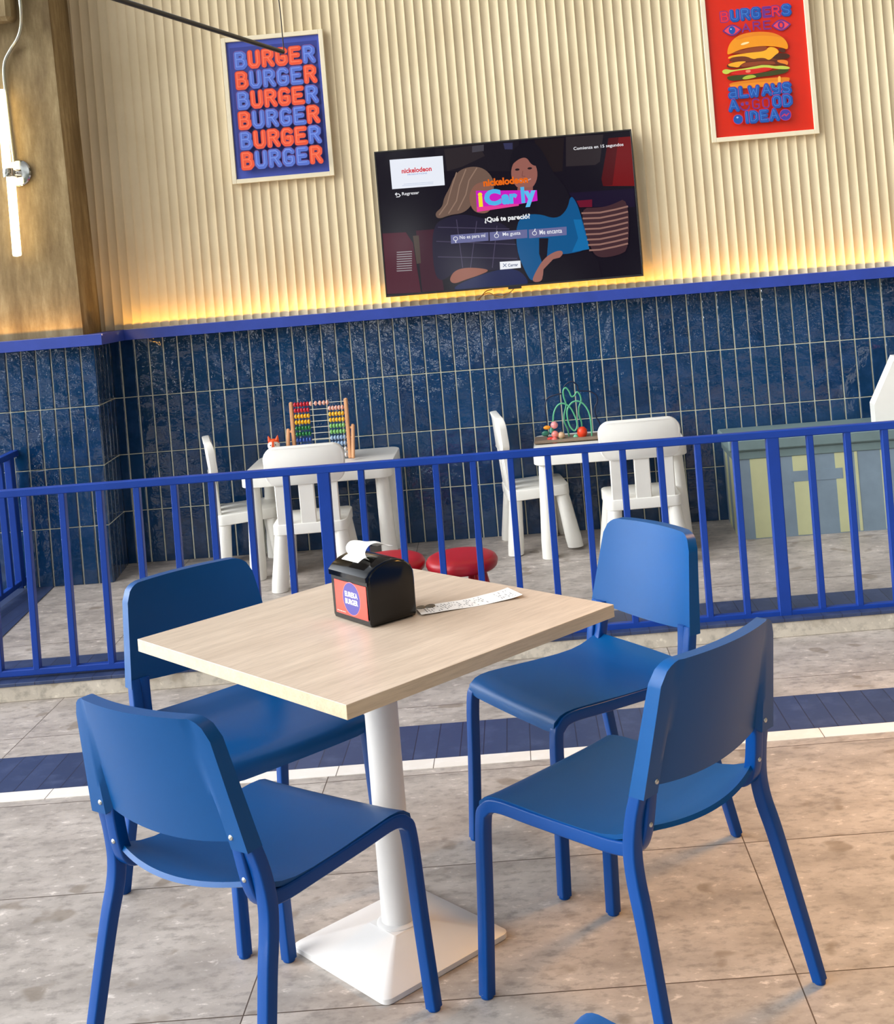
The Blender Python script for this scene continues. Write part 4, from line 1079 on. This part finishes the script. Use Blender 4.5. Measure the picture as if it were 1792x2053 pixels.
p2, W2, H2, f = poster('framed_poster', 'framed red poster with a large burger, right of the television', 0.864, 1.418, 2.103, 2.888)
a = Art(ink); O2 = Vector((0.864, D-0.045, 2.103))
def q2(px, py): q = on_y(1390+px/6.637, py/6.637, O2.y); return (q.x-O2.x, q.z-O2.z)
def Q(pts): return [q2(*p) for p in pts]
a.poly([(f, f), (W2-f, f), (W2-f, H2-f), (f, H2-f)], (216, 34, 0))
PUR, BL2 = (104, 44, 132), (22, 82, 168)
def fat(word, pts, wd, ht, style):
    for ch, (px, py), sty in zip(word, pts, style):
        x, z = q2(px, py)
        if sty == 'f':
            a.glyph(ch, x, z, wd, ht, 0.0255, (196, 56, 120)); a.glyph(ch, x, z, wd, ht, 0.0225, (18, 34, 92), 0.001, -0.0015); a.glyph(ch, x, z, wd, ht, 0.0205, BL2); a.glyph(ch, x, z, wd, ht, 0.003, (70, 130, 206), -0.002, 0.003)
        elif sty == 'm':
            a.glyph(ch, x, z, wd, ht, 0.0165, (196, 56, 120)); a.glyph(ch, x, z, wd, ht, 0.013, PUR)
        elif sty == 't':
            a.glyph(ch, x, z, wd, ht, 0.0085, (196, 40, 90)); a.glyph(ch, x, z, wd, ht, 0.006, PUR)
        elif sty == 'o':
            a.glyph(ch, x, z, wd, ht, 0.0165, PUR); a.glyph(ch, x, z, wd, ht, 0.009, (232, 40, 50))
fat('BURGERS', [(358, 300), (496, 284), (636, 268), (776, 252), (920, 238), (1040, 226), (1180, 210)], 0.050, 0.060, 'offfmof')
fat('ARE', [(640, 440), (780, 412), (920, 402)], 0.052, 0.052, 'ttt')
for (cx, cy_, full) in ((515, 400, True), (1168, 332, False)):
    x, z = q2(cx, cy_)
    eye = [(x-0.046+0.092*i/16, z+0.026*math.sin(PI*i/16)) for i in range(17)]+[(x+0.046-0.092*i/16, z-0.026*math.sin(PI*i/16)) for i in range(1, 16)]
    a.poly(eye, (240, 70, 90)); a.stroke(eye+[eye[0]], 0.007, PUR)
    a.ell(x, z, 0.017, 0.021, BL2 if full else PUR, 20)
    if not full: a.ell(x, z, 0.008, 0.012, (236, 60, 60), 16)
    else: a.ell(x-0.005, z+0.006, 0.004, 0.004, (190, 214, 240), 10)
# the burger
a.poly(soft(Q([(470, 1090), (1275, 1010), (1285, 1070), (1240, 1110), (1100, 1140), (700, 1175), (560, 1180), (490, 1160)])), (224, 128, 22))
a.poly(soft(Q([(480, 1120), (1270, 1070), (1240, 1110), (1100, 1140), (700, 1175), (560, 1180), (490, 1160)])), (236, 146, 30))
a.poly(soft(Q([(460, 1010), (700, 990), (960, 960), (1100, 930), (1270, 900), (1260, 960), (1100, 1000), (900, 1020), (800, 1040), (640, 1060), (560, 1075), (480, 1070), (445, 1040)])), (60, 66, 22))
a.poly(soft(Q([(640, 1045), (700, 1005), (790, 990), (850, 1020), (780, 1040), (690, 1060)])), (176, 190, 60))
a.poly(soft(Q([(480, 985), (540, 945), (700, 915), (900, 895), (1080, 900), (1000, 945), (800, 985), (560, 1000)])), (214, 34, 26)); a.poly(soft(Q([(690, 935), (760, 925), (765, 960), (700, 970)])), (240, 140, 110))
a.poly(soft(Q([(380, 940), (430, 915), (520, 935), (700, 905), (880, 870), (960, 855), (1080, 880), (1180, 870), (1285, 890), (1280, 920), (1120, 920), (960, 890), (820, 915), (640, 930), (500, 955), (450, 990), (390, 975)])), (196, 206, 80))
a.poly(soft(Q([(440, 850), (600, 800), (1000, 780), (1260, 800), (1270, 870), (1100, 870), (900, 860), (760, 890), (600, 900), (450, 910)])), (96, 42, 20))
a.poly(soft(Q([(620, 890), (660, 840), (800, 820), (950, 810), (1080, 815), (1100, 860), (900, 855), (760, 890)])), (142, 62, 30))
a.poly(soft(Q([(455, 850), (600, 815), (720, 815), (640, 850), (600, 900), (540, 890), (470, 880)])), (244, 172, 40)); a.poly(soft(Q([(1100, 800), (1200, 790), (1265, 815), (1255, 870), (1220, 850), (1140, 835)])), (232, 128, 40))
a.poly(soft(Q([(470, 810), (520, 755), (700, 735), (860, 745), (1050, 745), (1280, 720), (1280, 780), (1060, 800), (820, 805), (500, 825)])), (110, 50, 24))
a.poly(soft(Q([(1040, 780), (1060, 730), (1160, 700), (1285, 720), (1280, 770), (1180, 790)])), (70, 34, 18))
a.poly(soft(Q([(455, 790), (470, 745), (700, 705), (960, 680), (1000, 620), (1090, 630), (1150, 690), (1090, 730), (1040, 780), (1000, 800), (950, 770), (860, 770), (800, 790), (700, 745), (540, 755)])), (246, 176, 40))
a.poly(soft(Q([(500, 715), (560, 680), (760, 635), (900, 612), (990, 620), (960, 680), (760, 700), (600, 712)])), (146, 66, 30)); a.poly(soft(Q([(1115, 640), (1220, 640), (1230, 700), (1160, 700)])), (80, 36, 18))
a.poly(soft(Q([(452, 730), (450, 680), (475, 590), (540, 510), (640, 455), (780, 425), (960, 420), (1100, 445), (1210, 510), (1260, 590), (1255, 660), (1200, 640), (1080, 615), (900, 610), (740, 632), (600, 665), (500, 715)])), (240, 152, 22))
a.poly(soft(Q([(540, 520), (640, 455), (780, 425), (960, 420), (1100, 445), (1200, 505), (1080, 480), (900, 470), (720, 490), (600, 530)])), (232, 134, 26)); a.poly(soft(Q([(625, 595), (650, 570), (720, 555), (750, 562), (710, 585), (650, 602)])), (252, 226, 170))
a.poly(soft(Q([(1120, 1015), (1165, 1010), (1160, 1110), (1130, 1115)])), (250, 186, 80))
fat('aLWAYS', [(470, 1322), (610, 1306), (745, 1298), (915, 1278), (1045, 1268), (1180, 1256)], 0.050, 0.060, 'ffffff')
fat('A', [(478, 1490)], 0.050, 0.062, 'f'); fat('GOOD', [(770, 1468), (905, 1455), (1052, 1438), (1190, 1424)], 0.050, 0.062, 'ttff')
x, z = q2(680, 1412); a.ring(x, z, 0.023, 0.022, 0.007, PUR, 16, PI*1.02, PI*1.98); a.ell(x-0.012, z+0.010, 0.009, 0.009, PUR, 14); a.ell(x+0.012, z+0.013, 0.009, 0.009, PUR, 14)
x, z = q2(592, 1590); a.ell(x, z, 0.027, 0.027, (196, 56, 120), 24); a.ell(x, z, 0.024, 0.024, BL2, 24); a.ell(x-0.003, z+0.010, 0.006, 0.005, (150, 190, 230), 12)
fat('IDEA', [(660, 1648), (752, 1640), (885, 1628), (1020, 1615)], 0.046, 0.062, 'ffff')
x, z = q2(1218, 1530); a.ell(x, z, 0.031, 0.031, (196, 56, 120), 26); a.ell(x, z, 0.028, 0.028, (60, 60, 160), 26); a.stroke([(x-0.018, z-0.006), (x-0.004, z+0.004), (x+0.004, z-0.006), (x+0.018, z+0.006)], 0.006, (196, 50, 90))
po = a.build('print', p2); po.location.y = 0.012

# ------------------------------------------------------------------ wall lamp, conduit, suspended rod
LYW = YF+0.012
lp_ = thing('wall_lamp', 'wall lamp of two glowing tubes with a chrome collar on the concrete pillar', 'lamp', (0, 0, 0))
ctr = on_y(34, 348, LYW)
X = Matrix.Translation((ctr.x+0.012, LYW, ctr.z)) @ Matrix.Rotation(PI/2, 4, 'X')
MB().lathe([(0.066, 0), (0.068, 0.004), (0.068, 0.016), (0.062, 0.022), (0.030, 0.024), (0.012, 0.024), (0.012, 0.06)], M_chrome, 40, X=X).build('backplate', lp_, sharp=35)
tx, ty = ctr.x-0.014, LYW-0.075
MB().lathe([(0.027, -0.022), (0.0275, -0.020), (0.0275, 0.020), (0.027, 0.022)], M_chrome, 32, c=(tx, ty, ctr.z)).build('collar', lp_, sharp=35)
M_tube = glow((255, 226, 168), 9.0)
up_ = MB().lathe([(0.006, 0.0), (0.0205, 0.002), (0.0215, 0.008), (0.0215, 0.395), (0.019, 0.402), (0.004, 0.405)], M_tube, 28, c=(tx-0.003, ty, ctr.z+0.02)).build('light_tube', lp_, sharp=40)
MB().lathe([(0.004, -0.405), (0.019, -0.402), (0.0215, -0.395), (0.0215, -0.008), (0.0205, -0.002), (0.006, 0)], M_tube, 28, c=(tx+0.012, ty, ctr.z-0.02)).build('light_tube', lp_, sharp=40)
cpts = [(36, -60), (39, -10), (42, 20), (42, 50), (36, 75), (22, 98), (10, 122), (8, 150), (12, 190), (20, 260), (28, 325)]
mb = MB(); mb.tube(bez([on_y(px, py, LYW-(0.10 if py < 40 else (0.05 if py < 80 else 0.018))) for px, py in cpts], 6), 0.0085, M_conduit, 12)
tag(mb.build('conduit_pipe', sharp=50), 'bent silver conduit pipe running down the concrete pillar to the wall lamp', 'pipe')
e1 = on_z(567, 104, 2.45); e0 = on_z(240, 0, 2.45); dr = (e0-e1).normalized()
hr = thing('hanging_rod', 'thin black suspended rod crossing in front of the blue burger poster', 'rod')
MB().tube([e1, e0+dr*0.9], 0.0085, M_blackmat, 14).build('bar', hr, sharp=40)
MB().tube([Vector((e1.x+0.004, e1.y, 2.45)), Vector((e1.x+0.003, e1.y, 2.60)), Vector((e1.x-0.002, e1.y, 2.72)), Vector((e1.x, e1.y, 3.74))], 0.0022, M_cable, 8).build('suspension_cable', hr)
q = e0+dr*0.8; MB().tube([q, Vector((q.x, q.y, 3.74))], 0.0022, M_cable, 8).build('suspension_cable', hr)

# ------------------------------------------------------------------ hidden light strips in the ledges
def strip_light(name, loc, rot, ln, watt, wd=0.002):
    L = bpy.data.lights.new(name, 'AREA'); L.shape = 'RECTANGLE'; L.size = ln; L.size_y = wd; L.energy = watt; L.color = (1.0, 0.50, 0.06)
    o = bpy.data.objects.new(name, L); COL.objects.link(o); o.location = loc; o.rotation_euler = rot; return o
SY = LY+0.010
LEDW = 7.0
strip_light('led_strip_light', ((-2.30+3.05)/2, SY, LT-0.0055), (PI-0.45, 0, 0), 5.35, LEDW*5.35/4)
strip_light('led_strip_light', ((-3.6-2.302)/2, YF-0.065, LT-0.0055), (PI-0.45, 0, 0), 1.29, 1.0*LEDW*1.29/4)
strip_light('led_strip_light', (-2.315, (YF+D)/2, LT-0.0055), (PI, 0.75, 0), 0.3, 0.6*LEDW*0.3/4)
